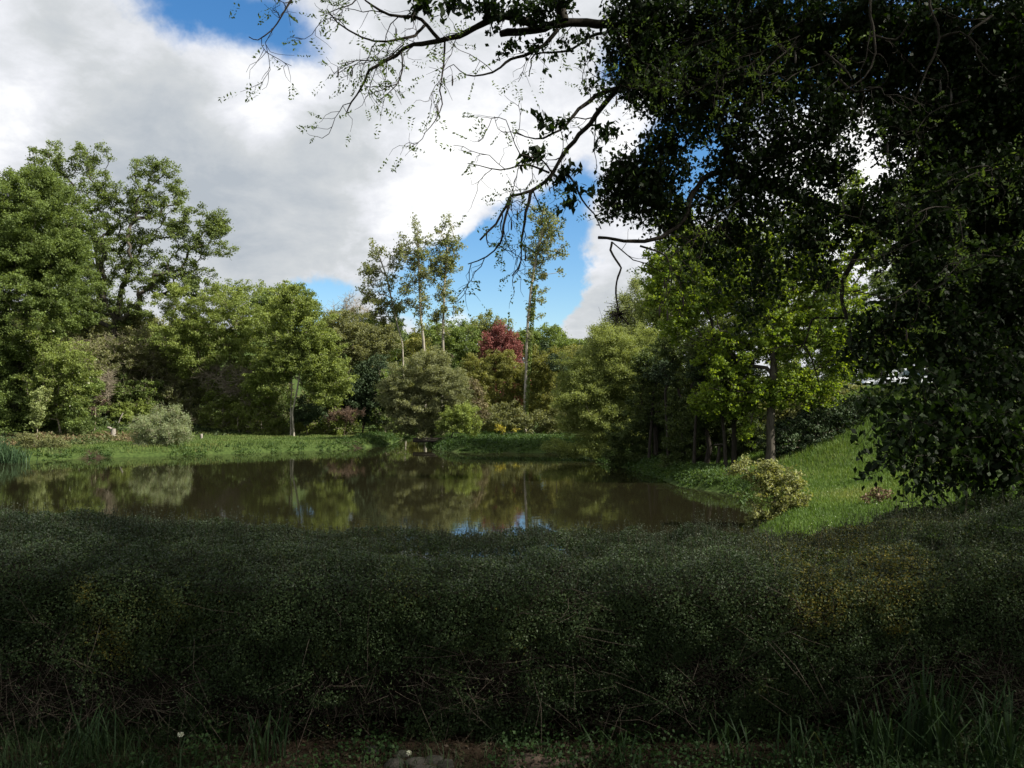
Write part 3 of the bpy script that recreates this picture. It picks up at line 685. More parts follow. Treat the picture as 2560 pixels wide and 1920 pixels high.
tree('maple', 'bright backlit green maple with brown trunk on the right bank', 'tree', 1925, 34,
     [(1900, 985, 75, 45), (1975, 965, 85, 55), (2055, 985, 55, 35), (1870, 1075, 22, 45), (1810, 900, 75, 80), (1950, 830, 110, 90), (2080, 770, 90, 100), (1900, 710, 120, 80), (1760, 720, 80, 75), (2040, 650, 100, 80),
      (2130, 480, 36, 50), (1850, 610, 95, 65), (1730, 610, 60, 45), (1705, 800, 50, 70), (1840, 1020, 30, 30), (2100, 900, 50, 50), (2010, 560, 80, 60), (1660, 660, 50, 60), (1690, 560, 60, 50), (1640, 730, 40, 40), (1780, 1000, 50, 50), (2160, 620, 50, 60)], 'maple', 'bark', .2, .6, cr=15, lp=9, lai=3.2, den=1.35, tw=2,
     trunk=[(1927, 1120), (1926, 1060), (1932, 980), (1935, 900), (1930, 800)], wl=.8, flat=.55)
tree('hazel', 'bright green hazel behind the parked white car', 'tree', 2330, 57, [(2330, 860, 70, 75), (2230, 850, 70, 70), (2420, 880, 80, 80), (2150, 890, 60, 55), (2500, 880, 90, 100)], 'maple', 'bark', .15, .2, cr=15, lp=7, lai=3.2, skirt=1)
tree('bramble', 'dark bramble bank under the maple trunk', 'shrub', 2020, 34.6, [(2030, 1070, 85, 45), (1960, 1105, 60, 50), (2100, 1035, 60, 35), (1990, 1135, 60, 30), (2160, 1010, 50, 25), (2060, 1030, 60, 30)], 'dark', 'twig', .04, .15, cr=13, lp=8, lai=3.6, den=1.2, tw=3, parts=SH)
tree('bramble', 'dim green bramble mound behind the maple trunk on the bank', 'shrub', 2000, 42, [(1960, 1040, 80, 50), (2060, 1000, 90, 40), (1880, 1060, 50, 50)], 'olive', 'twig', .04, .15, cr=13, lp=8, lai=3.4, tw=2, parts=SH, skirt=1)
tree('bramble', 'reddish-leaved bramble sprig on the meadow beneath the ivy', 'shrub', 2210, 22, [(2205, 1235, 28, 16), (2180, 1250, 25, 12)], 'brown', 'redtwig', .012, .2, cr=10, lp=7, lai=1.6, tw=4, rtip=.004, parts=SH)
tree('shore_willow', 'small creamy-topped willow bush at the near right shore', 'bush', 1945, 22.5,
     [(1890, 1175, 60, 26), (1950, 1190, 62, 40), (1925, 1235, 70, 40), (1985, 1210, 26, 30), (1960, 1280, 60, 40), (1900, 1290, 40, 40), (1940, 1320, 40, 20), (1850, 1165, 30, 20), (1995, 1250, 30, 40)], 'sunbush', 'bark', .035, .15, cr=13, lp=7.5, lai=2.1, tw=6, rtip=.006, twr=.005, parts=SH)
tree('silver_willow', 'silvery willow bush standing at the water edge of the left bank', 'bush', 395, 52.6,
     [(400, 1075, 55, 50), (360, 1080, 40, 40), (440, 1075, 36, 40), (385, 1110, 60, 26), (440, 1030, 14, 20), (400, 1035, 24, 20)], 'silver', 'greytwig', .07, .1, cr=11, lp=5.2, lai=2.6, wl=.36, flat=1.2, tw=6, tl=1.3, rtip=.012, parts=SH)
tree('brush_heap', 'reddish heap of dead brash beside the hawthorn', 'brushwood', 245, 68, [(245, 1020, 30, 26), (235, 985, 18, 16)], 'brown', 'redtwig', .04, .1, cr=9, lp=4, lai=.5, tw=18, tl=1.4, rtip=.015, twr=.016, parts=('branches', 'leaves'))
tree('brush_heap', 'pinkish-brown brush heap below the dark evergreen near the inlet', 'brushwood', 862, 68.5, [(850, 1040, 36, 14), (880, 1038, 24, 12), (830, 1048, 20, 9)], 'brown', 'redtwig', .04, .1, cr=9, lp=4, lai=1.2, tw=16, tl=1.4, rtip=.015, twr=.016, parts=('branches', 'leaves'))
tree('gorse', 'small yellow-flowered shrubs in front of the bamboo', 'shrub', 1260, 60, [(1250, 1072, 16, 8), (1288, 1074, 10, 8)], 'yellow', 'twig', .02, .2, cr=6, lp=4, lai=2, parts=SH)
# ------------------------------------------------------------------ bank and slope vegetation nobody could count
def lumps(g, cx, cy_, r, nl, L, tint, flat=.8, up=.5, wl=.6, zoff=0.):
    n = len(cx); cz = hgt(cx, cy_) + zoff
    c = np.repeat(np.stack([cx, cy_, cz], 1), nl, 0); rr = np.repeat(np.broadcast_to(r, (n,)), nl)[:, None]
    u = nrm(rng.normal(size=(n * nl, 3))); u[:, 2] = np.abs(u[:, 2]) * flat * 1.2
    p = c + u * rr * (.55 + .5 * rng.random((n * nl, 1)))
    t = np.clip(np.repeat(np.broadcast_to(tint, (n,)), nl) + rng.normal(0, .13, n * nl), 0, 1)
    sz = L * rng.uniform(.6, 1.3, n * nl)
    leaves(g, p, sz, sz * wl, t, up)
def scatter(n, x0, x1, y0, y1, ok):
    x = rng.uniform(x0, x1, n); y = rng.uniform(y0, y1, n); d = shore_d(x, y); m = ok(x, y, d)
    return x[m], y[m], d[m]
def nz2(x, y, s, k=0): return fbm(np.stack([x, y, np.zeros_like(x)], 1), s, k)
g = Geo()
x, y, d = scatter(5200, -48, -3, 52, 100, lambda x, y, d: (d > 14.5 + 2.5 * np.sin(x * .6)) & (d < 40))
k = nz2(x, y, .16, 4)
lumps(g, x, y, rng.uniform(.3, .9, len(x)) * (.4 + 1.1 * sst(15, 24, d)), 40, .21, np.clip((k - .5) * 2.2 + .42, 0, 1))
x, y, d = scatter(1500, -46, -20, 52, 66, lambda x, y, d: (d > 5 + 2 * np.sin(x * .9)) & (d < 15) & (x < -22 - (y - 52) * .25))
k = nz2(x, y, .3, 6)
lumps(g, x, y, rng.uniform(.2, .5, len(x)), 26, .15, np.clip((k - .48) * 3.5 + .7, 0, 1))
tag(g.build('undergrowth', LM['under']), 'low scrub, bracken and nettles covering the wooded slope', 'undergrowth', kind='stuff')
g = Geo()
x, y, d = scatter(26000, -46, 14, 14, 90, lambda x, y, d: (d > -.15) & (d < .9) & (y > 26) & (nz2(x, y, .35, 2) > .36))
lumps(g, x, y, rng.uniform(.14, .36, len(x)) * (.5 + nz2(x, y, .25, 8)), 26, .12, np.clip(nz2(x, y, .3, 9) * 1.1 - .05, 0, 1))
x, y, d = scatter(2600, -7, 8, 40, 66, lambda x, y, d: (d > .1) & (d < 7.5) & ((y > 53) | (x > 3.6)))
lumps(g, x, y, rng.uniform(.2, .5, len(x)) * (.7 + .5 * sst(0, 4, d)), 34, .13, np.clip(nz2(x, y, .3, 12) - .05, 0, 1))
x, y, d = scatter(900, 5, 10, 30, 48, lambda x, y, d: (d > .1) & (d < 2.2))
lumps(g, x, y, rng.uniform(.12, .32, len(x)), 26, .10, np.clip(nz2(x, y, .3, 12) - .05, 0, 1))
x, y, d = scatter(700, -12, -6, 56, 76, lambda x, y, d: (d > .1) & (d < 5))
lumps(g, x, y, rng.uniform(.2, .5, len(x)), 28, .13, np.clip(nz2(x, y, .3, 14), 0, 1))
tag(g.build('waterside_plants', LM['water_plants']), 'lush green nettles and weeds fringing the pond', 'plants', kind='stuff')
# grass
g = Geo()
x, y, d = scatter(120000, -46, -5, 44, 84, lambda x, y, d: (d > .3) & (d < 19))
hh = rng.uniform(.08, .2, len(x)) * (.7 + 1.0 * sst(12, 18, d) + .8 * sst(2.2, .6, d))
blades(g, np.stack([x, y, hgt(x, y)], 1), hh, .035, rng.uniform(.1, .6, len(x)), np.clip(nz2(x, y, .22, 3) * 1.5 - .25 + rng.normal(0, .12, len(x)), 0, 1))
tag(g.build('grass', LM['grass']), 'mown grass on the far left bank', 'grass', kind='stuff')
g = Geo()
x, y, d = scatter(330000, 4, 24, 12, 46, lambda x, y, d: (d > .1) & (x < 3 + y * .62) & (x > y * .13))
kk = nz2(x, y, .5, 7)
hh = rng.uniform(.05, .13, len(x)) * (.7 + 2.2 * sst(2.8, 6, d) * kk + .6 * kk)
blades(g, np.stack([x, y, hgt(x, y)], 1), hh, .012 + .007 * rng.random(len(x)), rng.uniform(.1, .7, len(x)), np.clip(nz2(x, y, .35, 3) * 1.5 - .3 + rng.normal(0, .15, len(x)), 0, 1))
tag(g.build('meadow_grass', LM['meadow']), 'grass on the sunlit bank right of the pond', 'grass', kind='stuff')

g = Geo()
x, y, d = scatter(900, 5, 22, 14, 46, lambda x, y, d: (d > 2.5) & (x < 3 + y * .62) & (nz2(x, y, .22, 31) > .5))
lumps(g, x, y, rng.uniform(.06, .2, len(x)) * (.6 + .8 * sst(3, 7, d)), 26, .06, np.clip(nz2(x, y, .4, 33) * 1.2 - .1, 0, 1), 1., .4, .6)
tag(g.build('meadow_weeds', LM['water_plants']), 'docks and weeds growing in patches on the right bank', 'weeds', kind='stuff')
g = Geo()
x, y, d = scatter(1500, 5, 22, 16, 44, lambda x, y, d: (d > 1) & (x < 3 + y * .62) & (nz2(x, y, .5, 35) > .42))
leaves(g, np.stack([x, y, hgt(x, y) + rng.uniform(.08, .2, len(x))], 1), .022, .018, rng.random(len(x)) * .6, 1.5)
tag(g.build('daisies', LM['blossom']), 'tiny pale meadow flowers scattered over the right bank', 'flowers', kind='stuff')

# reeds at the far left water edge
def plant(name, label, cat, loc, parts, group=None):
    r = thing(name, label, cat, loc, group)
    for nm, gg, mt in parts: gg.build(nm, mt, r)
    return r
g = Geo(); n = 700
px = rng.normal(2, 30, n); dd = rng.uniform(45.2, 47.2, n); x = (px - CX) / F * dd
blades(g, np.stack([x, dd, np.maximum(hgt(x, dd), WZ - .1)], 1), rng.uniform(.5, 1.25, n), .04, rng.uniform(.15, .75, n), rng.random(n))
plant('reeds', 'clump of long blue-green reeds at the water edge below the hornbeam', 'reeds', ((10 - CX) / F * 46, 46, WZ), [('leaves', g, LM['reed'])])
tree('bank_bush', 'low dark-leaved bush overhanging the water beside the reeds', 'bush', 108, 49.5, [(95, 1105, 42, 20), (140, 1115, 34, 18), (60, 1100, 24, 16)], 'olive', 'twig', .04, .15, cr=9, lp=4.6, lai=3.6, parts=SH)
# fence of pale stakes
r = thing('stake_fence', 'line of thin pale stakes and wire along the foot of the wooded bank', 'fence', P(600, 1060, 71.5))
prev = None
for px, py in ((440, 1058), (527, 1050), (595, 1046), (654, 1044), (693, 1047)):
    d = 71.5; x = (px - CX) / F * d; z = h1(x, d); g = Geo(); ln = rng.normal(0, .06)
    tp = np.array([x + ln, d, z + rng.uniform(.85, 1.15)])
    tube(g, [(x, d, z - .2), (x + ln * .5, d, z + .4), tp], [.05, .045, .04], 7); g.build('post', BM['post'], r)
    if prev is not None:
        g = Geo(); tube(g, [prev - [0, 0, .15], (prev + tp) / 2 - [0, 0, .2], tp - [0, 0, .15]], .008, 4); g.build('wire', BM['dark'], r)
    prev = tp
def stake(label, px, d, h, lean, rad=.05, name='stake', mat='post'):
    x = (px - CX) / F * d; z = h1(x, d); g = Geo()
    tube(g, [(x, d, z - .2), (x + lean * .5, d, z + h * .5), (x + lean * .96, d, z + h * .97), (x + lean, d, z + h)], [rad, rad * .95, rad * .85, rad * .5], 8)
    o = g.build(name, BM[mat], None, org=(x, d, z)); tag(o, label, 'stake'); return o
stake('pale stake standing below the hawthorn blossom', 195, 66, 1.1, .12)
stake('pale stake leaning right beside the reddish brush heap', 292, 66.5, 1.0, .5)
stake('short pale marker post in the grass right of the silvery willow', 504, 62, .35, 0, .09)
stake('thin leaning grey stick at the edge of the right bank scrub', 1550, 47, 1.0, -.3, .04)
stake('second thin grey stick nearer the waterside row', 1588, 46, .9, -.25, .035)
# stump with hollow
x, d = (283 - CX) / F * 62, 62.; z = h1(x, d); r = thing('tree_stump', 'grey broken tree stump on the mown bank left of the silvery willow', 'stump', (x, d, z))
g = Geo(); tube(g, [(x, d, z - .1), (x, d, z + .25), (x + .03, d, z + .62)], [.24, .18, .16], 10); tube(g, [(x, d, z + .45), (x - .25, d, z + .66), (x - .42, d, z + .7)], [.11, .1, .07], 8); g.build('trunk', BM['post'], r)
g = Geo(); tube(g, [(x + .03, d, z + .615), (x + .03, d, z + .64)], [.13, .10], 10); g.build('hollow_shade', BM['dark'], r)  # dark ring at the rim stands in for shade inside the hollow
# flat-topped post
x, d = (1797 - CX) / F * 35., 35.; z = h1(x, d); r = thing('bird_table', 'dim post with small flat top standing before the waterside row', 'post', (x, d, z))
g = Geo(); tube(g, [(x - .1, d, z - .1), (x, d, z + .5), (x + .03, d, z + .95)], [.1, .07, .06], 8); g.build('post', BM['dark'], r)
g = Geo(); tube(g, [(x - .2, d, z + .96), (x + .22, d, z + .98)], [.04, .04], 4); tube(g, [(x - .2, d - .1, z + .96), (x + .22, d - .1, z + .98)], [.04, .04], 4); g.build('top', BM['bark'], r)
# plank over the inlet mouth
def box(g, c, s, rz=0.):
    s = np.array(s) / 2; v = np.array([[i, j, k] for i in (-1, 1) for j in (-1, 1) for k in (-1, 1)], float) * s
    v = v @ np.array([[math.cos(rz), math.sin(rz), 0], [-math.sin(rz), math.cos(rz), 0], [0, 0, 1]]) + np.array(c)
    g.add(v, [[0, 1, 3, 2], [4, 6, 7, 5], [0, 4, 5, 1], [2, 3, 7, 6], [0, 2, 6, 4], [1, 5, 7, 3]])
c = P(1092, 1096, 61.); r = thing('plank_bridge', 'brown plank footbridge at the mouth of the inlet', 'footbridge', c)
for k in range(3):
    g = Geo(); box(g, c + [0, -.3 + .3 * k, 0], (3.4, .26, .08), .05); g.build('plank', BM['dark'], r)
g = Geo(); box(g, c + [0, -.42, -.16], (3.4, .1, .2), .05); g.build('beam', BM['dark'], r)

# parked white car glimpsed at the top of the right bank
def car():
    d = 50.; x0 = (2258 - CX) / F * d; z0 = h1(x0, d)
    r = thing('parked_car', 'white parked car glimpsed through dark ivy at the top of the bank', 'car', (x0, d, z0))
    m, n, l, b = new_mat('white car paint'); b.inputs['Base Color'].default_value = (.5, .53, .58, 1); b.inputs['Roughness'].default_value = .25; b.inputs['Coat Weight'].default_value = .5
    gm, n, l, b = new_mat('car glass'); b.inputs['Base Color'].default_value = (.03, .05, .06, 1); b.inputs['Roughness'].default_value = .05
    rm, n, l, b = new_mat('tyre rubber'); b.inputs['Base Color'].default_value = (.015, .015, .015, 1); b.inputs['Roughness'].default_value = .8
    al, n, l, b = new_mat('alloy'); b.inputs['Base Color'].default_value = (.5, .5, .52, 1); b.inputs['Metallic'].default_value = .9; b.inputs['Roughness'].default_value = .3
    def loft(secs, wd, mat, nm, parent, inset=0.):
        g = Geo(); v = []
        for (xx, zb, zt) in secs:
            for (yy, z) in ((-wd, zb), (-wd * (1 - inset), zt), (wd * (1 - inset), zt), (wd, zb)): v.append((x0 + xx, d + yy, z0 + z))
        q = []
        for i in range(len(secs) - 1):
            for j in range(4): q.append([i * 4 + j, i * 4 + (j + 1) % 4, i * 4 + 4 + (j + 1) % 4, i * 4 + 4 + j])
        q += [[0, 1, 2, 3], [len(v) - 1, len(v) - 2, len(v) - 3, len(v) - 4]]
        g.add(v, q); return g.build(nm, mat, parent)
    body = loft([(-2.12, .42, .6), (-2.05, .28, .74), (-1.2, .24, .86), (-.9, .24, .92), (1.5, .24, .95), (2.0, .28, .9), (2.1, .4, .7)], .86, m, 'body', r, .06)
    loft([(-.95, .93, .94), (-.3, .95, 1.40), (.2, .95, 1.46), (1.2, .95, 1.44), (1.75, .95, 1.02)], .78, m, 'roof', r, .16)
    for a, b_, zt in ((-.55, .12, 1.33), (.2, .95, 1.36), (1.03, 1.5, 1.25)):
        for s in (-1, 1):
            g = Geo(); yy = s * .775; g.add([(x0 + a + .12, d + yy, z0 + .98), (x0 + b_, d + yy, z0 + .98), (x0 + b_ - .04, d + yy * .89, z0 + zt), (x0 + a + .28, d + yy * .89, z0 + zt)], [[0, 1, 2, 3]]); g.build('window', gm, r)
    for wx_ in (-1.3, 1.3):
        for s in (-1, 1):
            g = Geo(); tube(g, [(x0 + wx_, d + s * .70, z0 + .31), (x0 + wx_, d + s * .72, z0 + .31), (x0 + wx_, d + s * .87, z0 + .31), (x0 + wx_, d + s * .89, z0 + .31)], [.2, .31, .31, .22], 20); t = g.build('wheel', rm, r)
            g = Geo(); tube(g, [(x0 + wx_, d + s * .86, z0 + .31), (x0 + wx_, d + s * .895, z0 + .31), (x0 + wx_, d + s * .9, z0 + .31)], [.19, .19, .02], 16); g.build('rim', al, t)
car()

# ------------------------------------------------------------------ the hedge
def hedge():
    r = thing('hedge', 'long clipped privet hedge with tiny leaves along the verge in front of the pond', 'hedge', (0, 4.5, 0))
    def top(x): return .85 + .10 * sst(-1.0, -2.9, x) - .01 * sst(.4, 1.2, x) + .20 * sst(1.6, 3.0, x)
    prof = np.array([(4.08, .02), (4.02, .22), (3.96, .50), (3.94, .74), (3.97, .92), (4.10, .99), (4.42, 1.0), (4.75, 1.0), (5.05, .98), (5.25, .86), (5.35, .5), (5.38, .1)])
    dn = np.diff(prof, axis=0); ln = np.linalg.norm(dn, axis=1); cum = np.concatenate([[0], np.cumsum(ln)])
    vn = np.zeros_like(prof); en = np.stack([-dn[:, 1], dn[:, 0]], 1) / ln[:, None]
    vn[:-1] += en; vn[1:] += en; vn = vn / np.linalg.norm(vn, axis=1, keepdims=True)
    def at(s):
        i = np.clip(np.searchsorted(cum, s) - 1, 0, len(dn) - 1); f = (s - cum[i]) / ln[i]
        p = prof[i] + dn[i] * f[:, None]; nr = nrm(vn[i] * (1 - f[:, None]) + vn[i + 1] * f[:, None])
        return p, nr
    def place(x, s, depth):
        p, nr = at(s); z = p[:, 1] * top(x)
        pos = np.stack([x, p[:, 0], z], 1); nv = np.stack([np.zeros_like(x), nr[:, 0], nr[:, 1]], 1)
        b = (fbm(pos, 2.0, 21, 3) - .5) * .13 + (fbm(pos, 7., 31, 2) - .5) * .15
        return pos + nv * (b - depth)[:, None], nv
    smax = cum[9]
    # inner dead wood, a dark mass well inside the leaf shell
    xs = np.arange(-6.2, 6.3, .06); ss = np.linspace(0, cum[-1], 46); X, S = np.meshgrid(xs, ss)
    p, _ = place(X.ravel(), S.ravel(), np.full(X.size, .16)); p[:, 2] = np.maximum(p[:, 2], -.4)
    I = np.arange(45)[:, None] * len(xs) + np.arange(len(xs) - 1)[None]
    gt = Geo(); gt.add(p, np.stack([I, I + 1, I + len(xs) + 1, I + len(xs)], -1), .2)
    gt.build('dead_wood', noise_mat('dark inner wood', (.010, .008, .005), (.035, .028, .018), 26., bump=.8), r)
    # leaves
    g = Geo(); n = 860000
    x = np.concatenate([rng.uniform(-3.5, 3.6, 620000), rng.uniform(-6.3, -3.5, 120000), rng.uniform(3.6, 6.4, 120000)]); s = rng.random(n) * smax
    dp = rng.exponential(.044, n) - .024
    pos, nv = place(x, s, dp)
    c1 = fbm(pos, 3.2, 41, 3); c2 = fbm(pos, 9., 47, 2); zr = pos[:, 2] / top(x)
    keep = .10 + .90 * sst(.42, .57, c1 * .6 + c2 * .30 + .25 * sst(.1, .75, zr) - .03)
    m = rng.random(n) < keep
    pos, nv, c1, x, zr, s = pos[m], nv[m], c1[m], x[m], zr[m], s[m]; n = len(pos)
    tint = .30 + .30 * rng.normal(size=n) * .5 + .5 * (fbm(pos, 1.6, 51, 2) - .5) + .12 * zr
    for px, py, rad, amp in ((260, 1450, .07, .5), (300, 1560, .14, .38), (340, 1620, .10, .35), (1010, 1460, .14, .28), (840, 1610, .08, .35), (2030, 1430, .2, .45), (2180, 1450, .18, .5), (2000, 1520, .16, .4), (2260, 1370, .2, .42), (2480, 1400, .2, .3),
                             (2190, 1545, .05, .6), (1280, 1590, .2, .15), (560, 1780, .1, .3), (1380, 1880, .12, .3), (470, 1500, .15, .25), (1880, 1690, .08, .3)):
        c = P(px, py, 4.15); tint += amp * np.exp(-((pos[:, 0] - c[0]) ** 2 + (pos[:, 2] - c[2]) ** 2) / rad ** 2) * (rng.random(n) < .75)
    sz = rng.uniform(.008, .0165, n)
    istop = (s > cum[4] - .05) & (rng.random(n) < .3)
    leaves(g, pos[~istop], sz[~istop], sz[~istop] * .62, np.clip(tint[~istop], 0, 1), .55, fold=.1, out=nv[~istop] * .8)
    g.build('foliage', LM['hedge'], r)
    # shoots and top leaves; their paler grey colour imitates sky light on top
    g2 = Geo(); leaves(g2, pos[istop], sz[istop] * .9, sz[istop] * .55, rng.random(istop.sum()), .9, fold=.1)
    gs = Geo(); n = 5600
    x = rng.uniform(-3.4, 3.5, n); s = rng.uniform(cum[4] - .02, cum[9], n); pos, nv = place(x, s, np.full(n, .03))
    hh = rng.gamma(2.2, .019, n) * (1 + .9 * (fbm(pos, 1.5, 61, 2) > .55)); hh = np.minimum(hh, .2); hh = np.where(rng.random(n) < .14, rng.uniform(.05, .13, n), hh)
    p1 = pos + np.stack([rng.normal(0, .22, n) * hh, rng.normal(0, .22, n) * hh, hh], 1)
    twigs(gs, pos, p1, .0016, .0008, .05)
    n2_ = 1500; x2 = rng.uniform(-3.4, 3.5, n2_); pb, _ = place(x2, rng.uniform(cum[6], cum[8], n2_), np.full(n2_, .02)); h2 = rng.uniform(.04, .12, n2_) * (.5 + fbm(pb, 1.7, 63, 2))
    q2 = pb + np.stack([rng.normal(0, .16, n2_) * h2, rng.normal(0, .16, n2_) * h2, h2], 1); twigs(gs, pb, q2, .0019, .001, .04)
    pos = np.concatenate([pos, pb]); p1 = np.concatenate([p1, q2]); n += n2_
    nl = 9; f = np.tile(np.linspace(.12, 1., nl), n); a = np.repeat(pos, nl, 0); b = np.repeat(p1, nl, 0)
    lp = a + (b - a) * f[:, None] + rng.normal(size=(n * nl, 3)) * .006
    leaves(g2, lp, rng.uniform(.006, .012, n * nl), .0062, rng.random(n * nl), .8, fold=.1)
    g2.build('skylit_tips', LM['hedgetop'], r); gs.build('shoots', BM['shoot'], r)
    # bare twigs on the face
    g = Geo(); n = 6500
    x = rng.uniform(-3.4, 3.5, n); s = rng.beta(1.1, 1.7, n) * cum[5]; pos, nv = place(x, s, rng.uniform(-.02, .10, n))
    k = fbm(pos, 3.2, 41, 3); m = rng.random(n) < sst(.62, .42, k + .25 * sst(.2, .9, pos[:, 2])) + .12
    pos = pos[m]; n = len(pos)
    fl = fbm(pos, .9, 71, 2) - .5
    dv = np.stack([rng.normal(0, .55, n) + fl * 2. + .35, rng.normal(-.12, .25, n), rng.normal(-.15, .55, n)], 1)
    L = rng.gamma(2.5, .055, (n, 1)); p1 = pos + nrm(dv) * L
    p1[:, 2] = np.maximum(p1[:, 2], .01)
    twigs(g, pos, p1, rng.uniform(.0008, .0019, n), .0006, .05)
    g.build('bare_twigs', BM['twig'], r)
    return r
hedge()

# ------------------------------------------------------------------ the verge under the hedge
g = Geo(); n = 40000
x = rng.uniform(-4.4, 4.4, n); y = rng.uniform(3.0, 4.18, n)
den = np.maximum(sst(-.9, -1.9, x), .8 * sst(1.1, 2.0, x)) * .95 + .10 + .25 * (nz2(x, y, 3., 5) > .55)
m = rng.random(n) < den; x, y = x[m], y[m]; n = len(x)
blades(g, np.stack([x, y, hgt(x, y) - .005], 1), rng.gamma(3.0, .019, n) * (1 + .5 * sst(-1.3, -2, x) + .4 * sst(1.2, 2.2, x)), rng.uniform(.002, .005, n), rng.uniform(.4, 1.2, n), np.clip(rng.normal(.4, .2, n), 0, 1))
tag(g.build('verge_grass', LM['verge']), 'grass growing along the foot of the hedge', 'grass', kind='stuff')
g = Geo(); n = 40000
x = rng.uniform(-4.2, 4.2, n); y = rng.uniform(3.3, 4.15, n)
m = (nz2(x, y, 2.6, 15) + .22 * sst(.9, 2.0, x) + .06 * sst(.2, .7, x) > .54) & (rng.random(n) < .8); x, y = x[m], y[m]; n = len(x)
sz = rng.uniform(.009, .024, n)
leaves(g, np.stack([x, y, hgt(x, y) + rng.gamma(2, .02, n)], 1), sz, sz * .8, rng.random(n) * .6, .9)
tag(g.build('ground_ivy', LM['nettle']), 'low leafy weeds and ground ivy under the hedge', 'weeds', kind='stuff')
g = Geo(); n = 24000
x = rng.uniform(-4.4, 4.4, n); y = rng.uniform(3.0, 4.3, n); sz = rng.uniform(.01, .03, n)
leaves(g, np.stack([x, y, hgt(x, y) + rng.random(n) * .012], 1), sz, sz * .5, rng.random(n), 1.4)
tw0 = np.stack([x, y, hgt(x, y) + .006], 1)[:1600]; dv = rng.normal(size=(1600, 3)) * np.array([1, 1, .12])
twigs(g, tw0, tw0 + nrm(dv) * rng.uniform(.03, .16, (1600, 1)) + [0, 0, .008], .0016, .0008, .08, rng.random(1600))
tag(g.build('leaf_litter', LM['litter']), 'dead leaves and twig litter on the soil under the hedge', 'leaf litter', kind='stuff')
def tuft(label, px, d, n, h, wd, lean=.6):
    x0 = (px - CX) / F * d; z = h1(x0, d); g = Geo()
    p = np.stack([x0 + rng.normal(0, .06, n), d + rng.normal(0, .05, n), np.full(n, z - .01)], 1)
    hh = h * rng.uniform(.45, 1.1, n); le = rng.uniform(.25, lean + .45, n); az = rng.uniform(0, 2 * math.pi, n)
    # three-segment arching blades
    dirv = np.stack([np.cos(az), np.sin(az), 0 * az], 1); sd = np.stack([-np.sin(az), np.cos(az), 0 * az], 1)
    pts = [p, p + hh[:, None] * (np.array([0, 0, .5]) + dirv * le[:, None] * .15), p + hh[:, None] * (np.array([0, 0, .85]) + dirv * le[:, None] * .5), p + hh[:, None] * (np.array([0, 0, .95]) - np.array([0, 0, .35]) * le[:, None] + dirv * le[:, None])]
    ww = [.7, 1., .7, .08]; v = []
    for q, k in zip(pts, ww): v += [q - sd * wd * k / 2, q + sd * wd * k / 2]
    v = np.stack(v, 1); base = np.array([[0, 1, 3, 2], [2, 3, 5, 4], [4, 5, 7, 6]])
    g.add(v, np.arange(n)[:, None, None] * 8 + base[None], np.repeat(np.clip(rng.normal(.22, .18, n), 0, 1), 3))
    return plant('grass_tuft', label, 'grass tuft', (x0, d, z), [('leaves', g, LM['verge'])], 'tall grass tufts under the hedge')
tuft('tallest broad-bladed grass tuft leaning on the hedge at its shady end', 2330, 3.85, 70, .52, .010)
tuft('broad-bladed tuft left of the tallest one, half its height', 2190, 3.8, 50, .36, .009)
tuft('dense grass tuft at the outer shady end of the verge', 2500, 3.75, 70, .38, .009)
tuft('arching grass tuft beside the reddish soil patch', 1850, 3.8, 26, .24, .009, .9)
tuft('low spreading tuft between the arching tuft and the tallest one', 2010, 3.78, 30, .24, .008, .9)
tuft('slim upright tuft left of the pale stone stretch', 665, 3.85, 26, .30, .009)
tuft('small tuft growing over the right stone stretch', 1560, 3.8, 16, .18, .009, .9)
tuft('wispy tuft in the lush grass at the open end of the verge', 240, 3.85, 60, .26, .006, .8)
def flower(label, px, py, d):
    c = P(px, py, d); z = h1(c[0], d); r = thing('white_flower', label, 'flower', (c[0], d, z), 'white clover-like flowers in the verge')
    g = Geo(); tube(g, [(c[0] + .01, d, z), (c[0] - .004, d, (z + c[2]) / 2), c], .0016, 5); g.build('stem', LM['verge'], r)
    g = Geo(); n = 60; u = nrm(rng.normal(size=(n, 3))); leaves(g, c + u * np.array([.012, .012, .009]), .011, .006, rng.uniform(.6, 1, n), .3, tdir=u); g.build('flower_head', LM['blossom'], r)
flower('white flower head on a bare stem standing tallest in the verge', 452, 1836, 3.95)
flower('low white flower at the bottom edge in the lush grass', 355, 1908, 3.80)
flower('small white flower beside the pale stone stretch', 1022, 1882, 3.9)
flower('small low white flower in the far corner of lush grass', 100, 1914, 3.80)
# stone edging in two stretches
SM = [noise_mat('grey stone', (.03, .028, .025), (.09, .085, .075), 14., rough=.9, bump=.8), noise_mat('reddish stone', (.04, .03, .024), (.13, .095, .075), 14., rough=.9, bump=.8)]
def stones(label, items, mat):
    c0 = P(items[0][0], 1890, 3.85); r = thing('stone_edging', label, 'stones', (c0[0], 3.85, 0))
    for px, d, sx, sy, sz in items:
        x = (px - CX) / F * d; z = h1(x, d); th = np.linspace(0, math.pi, 11); ph = np.linspace(0, 2 * math.pi, 19)[:-1]
        T, PH = np.meshgrid(th, ph, indexing='ij'); u = np.stack([np.sin(T) * np.cos(PH), np.sin(T) * np.sin(PH), np.cos(T)], -1).reshape(-1, 3)
        u = np.sign(u) * np.abs(u) ** .75
        u *= (.75 + .5 * fbm(u + px, 1.4, 3, 3))[:, None]
        v = u * np.array([sx, sy, sz]) + np.array([x, d, z - sz * .35]); q = []
        I = np.arange(10)[:, None] * 18 + np.arange(18)[None]; I2 = np.arange(10)[:, None] * 18 + (np.arange(18)[None] + 1) % 18
        g = Geo(); g.add(v, np.stack([I, I2, I2 + 18, I + 18], -1)); g.build('stone', mat, r, smooth=True)
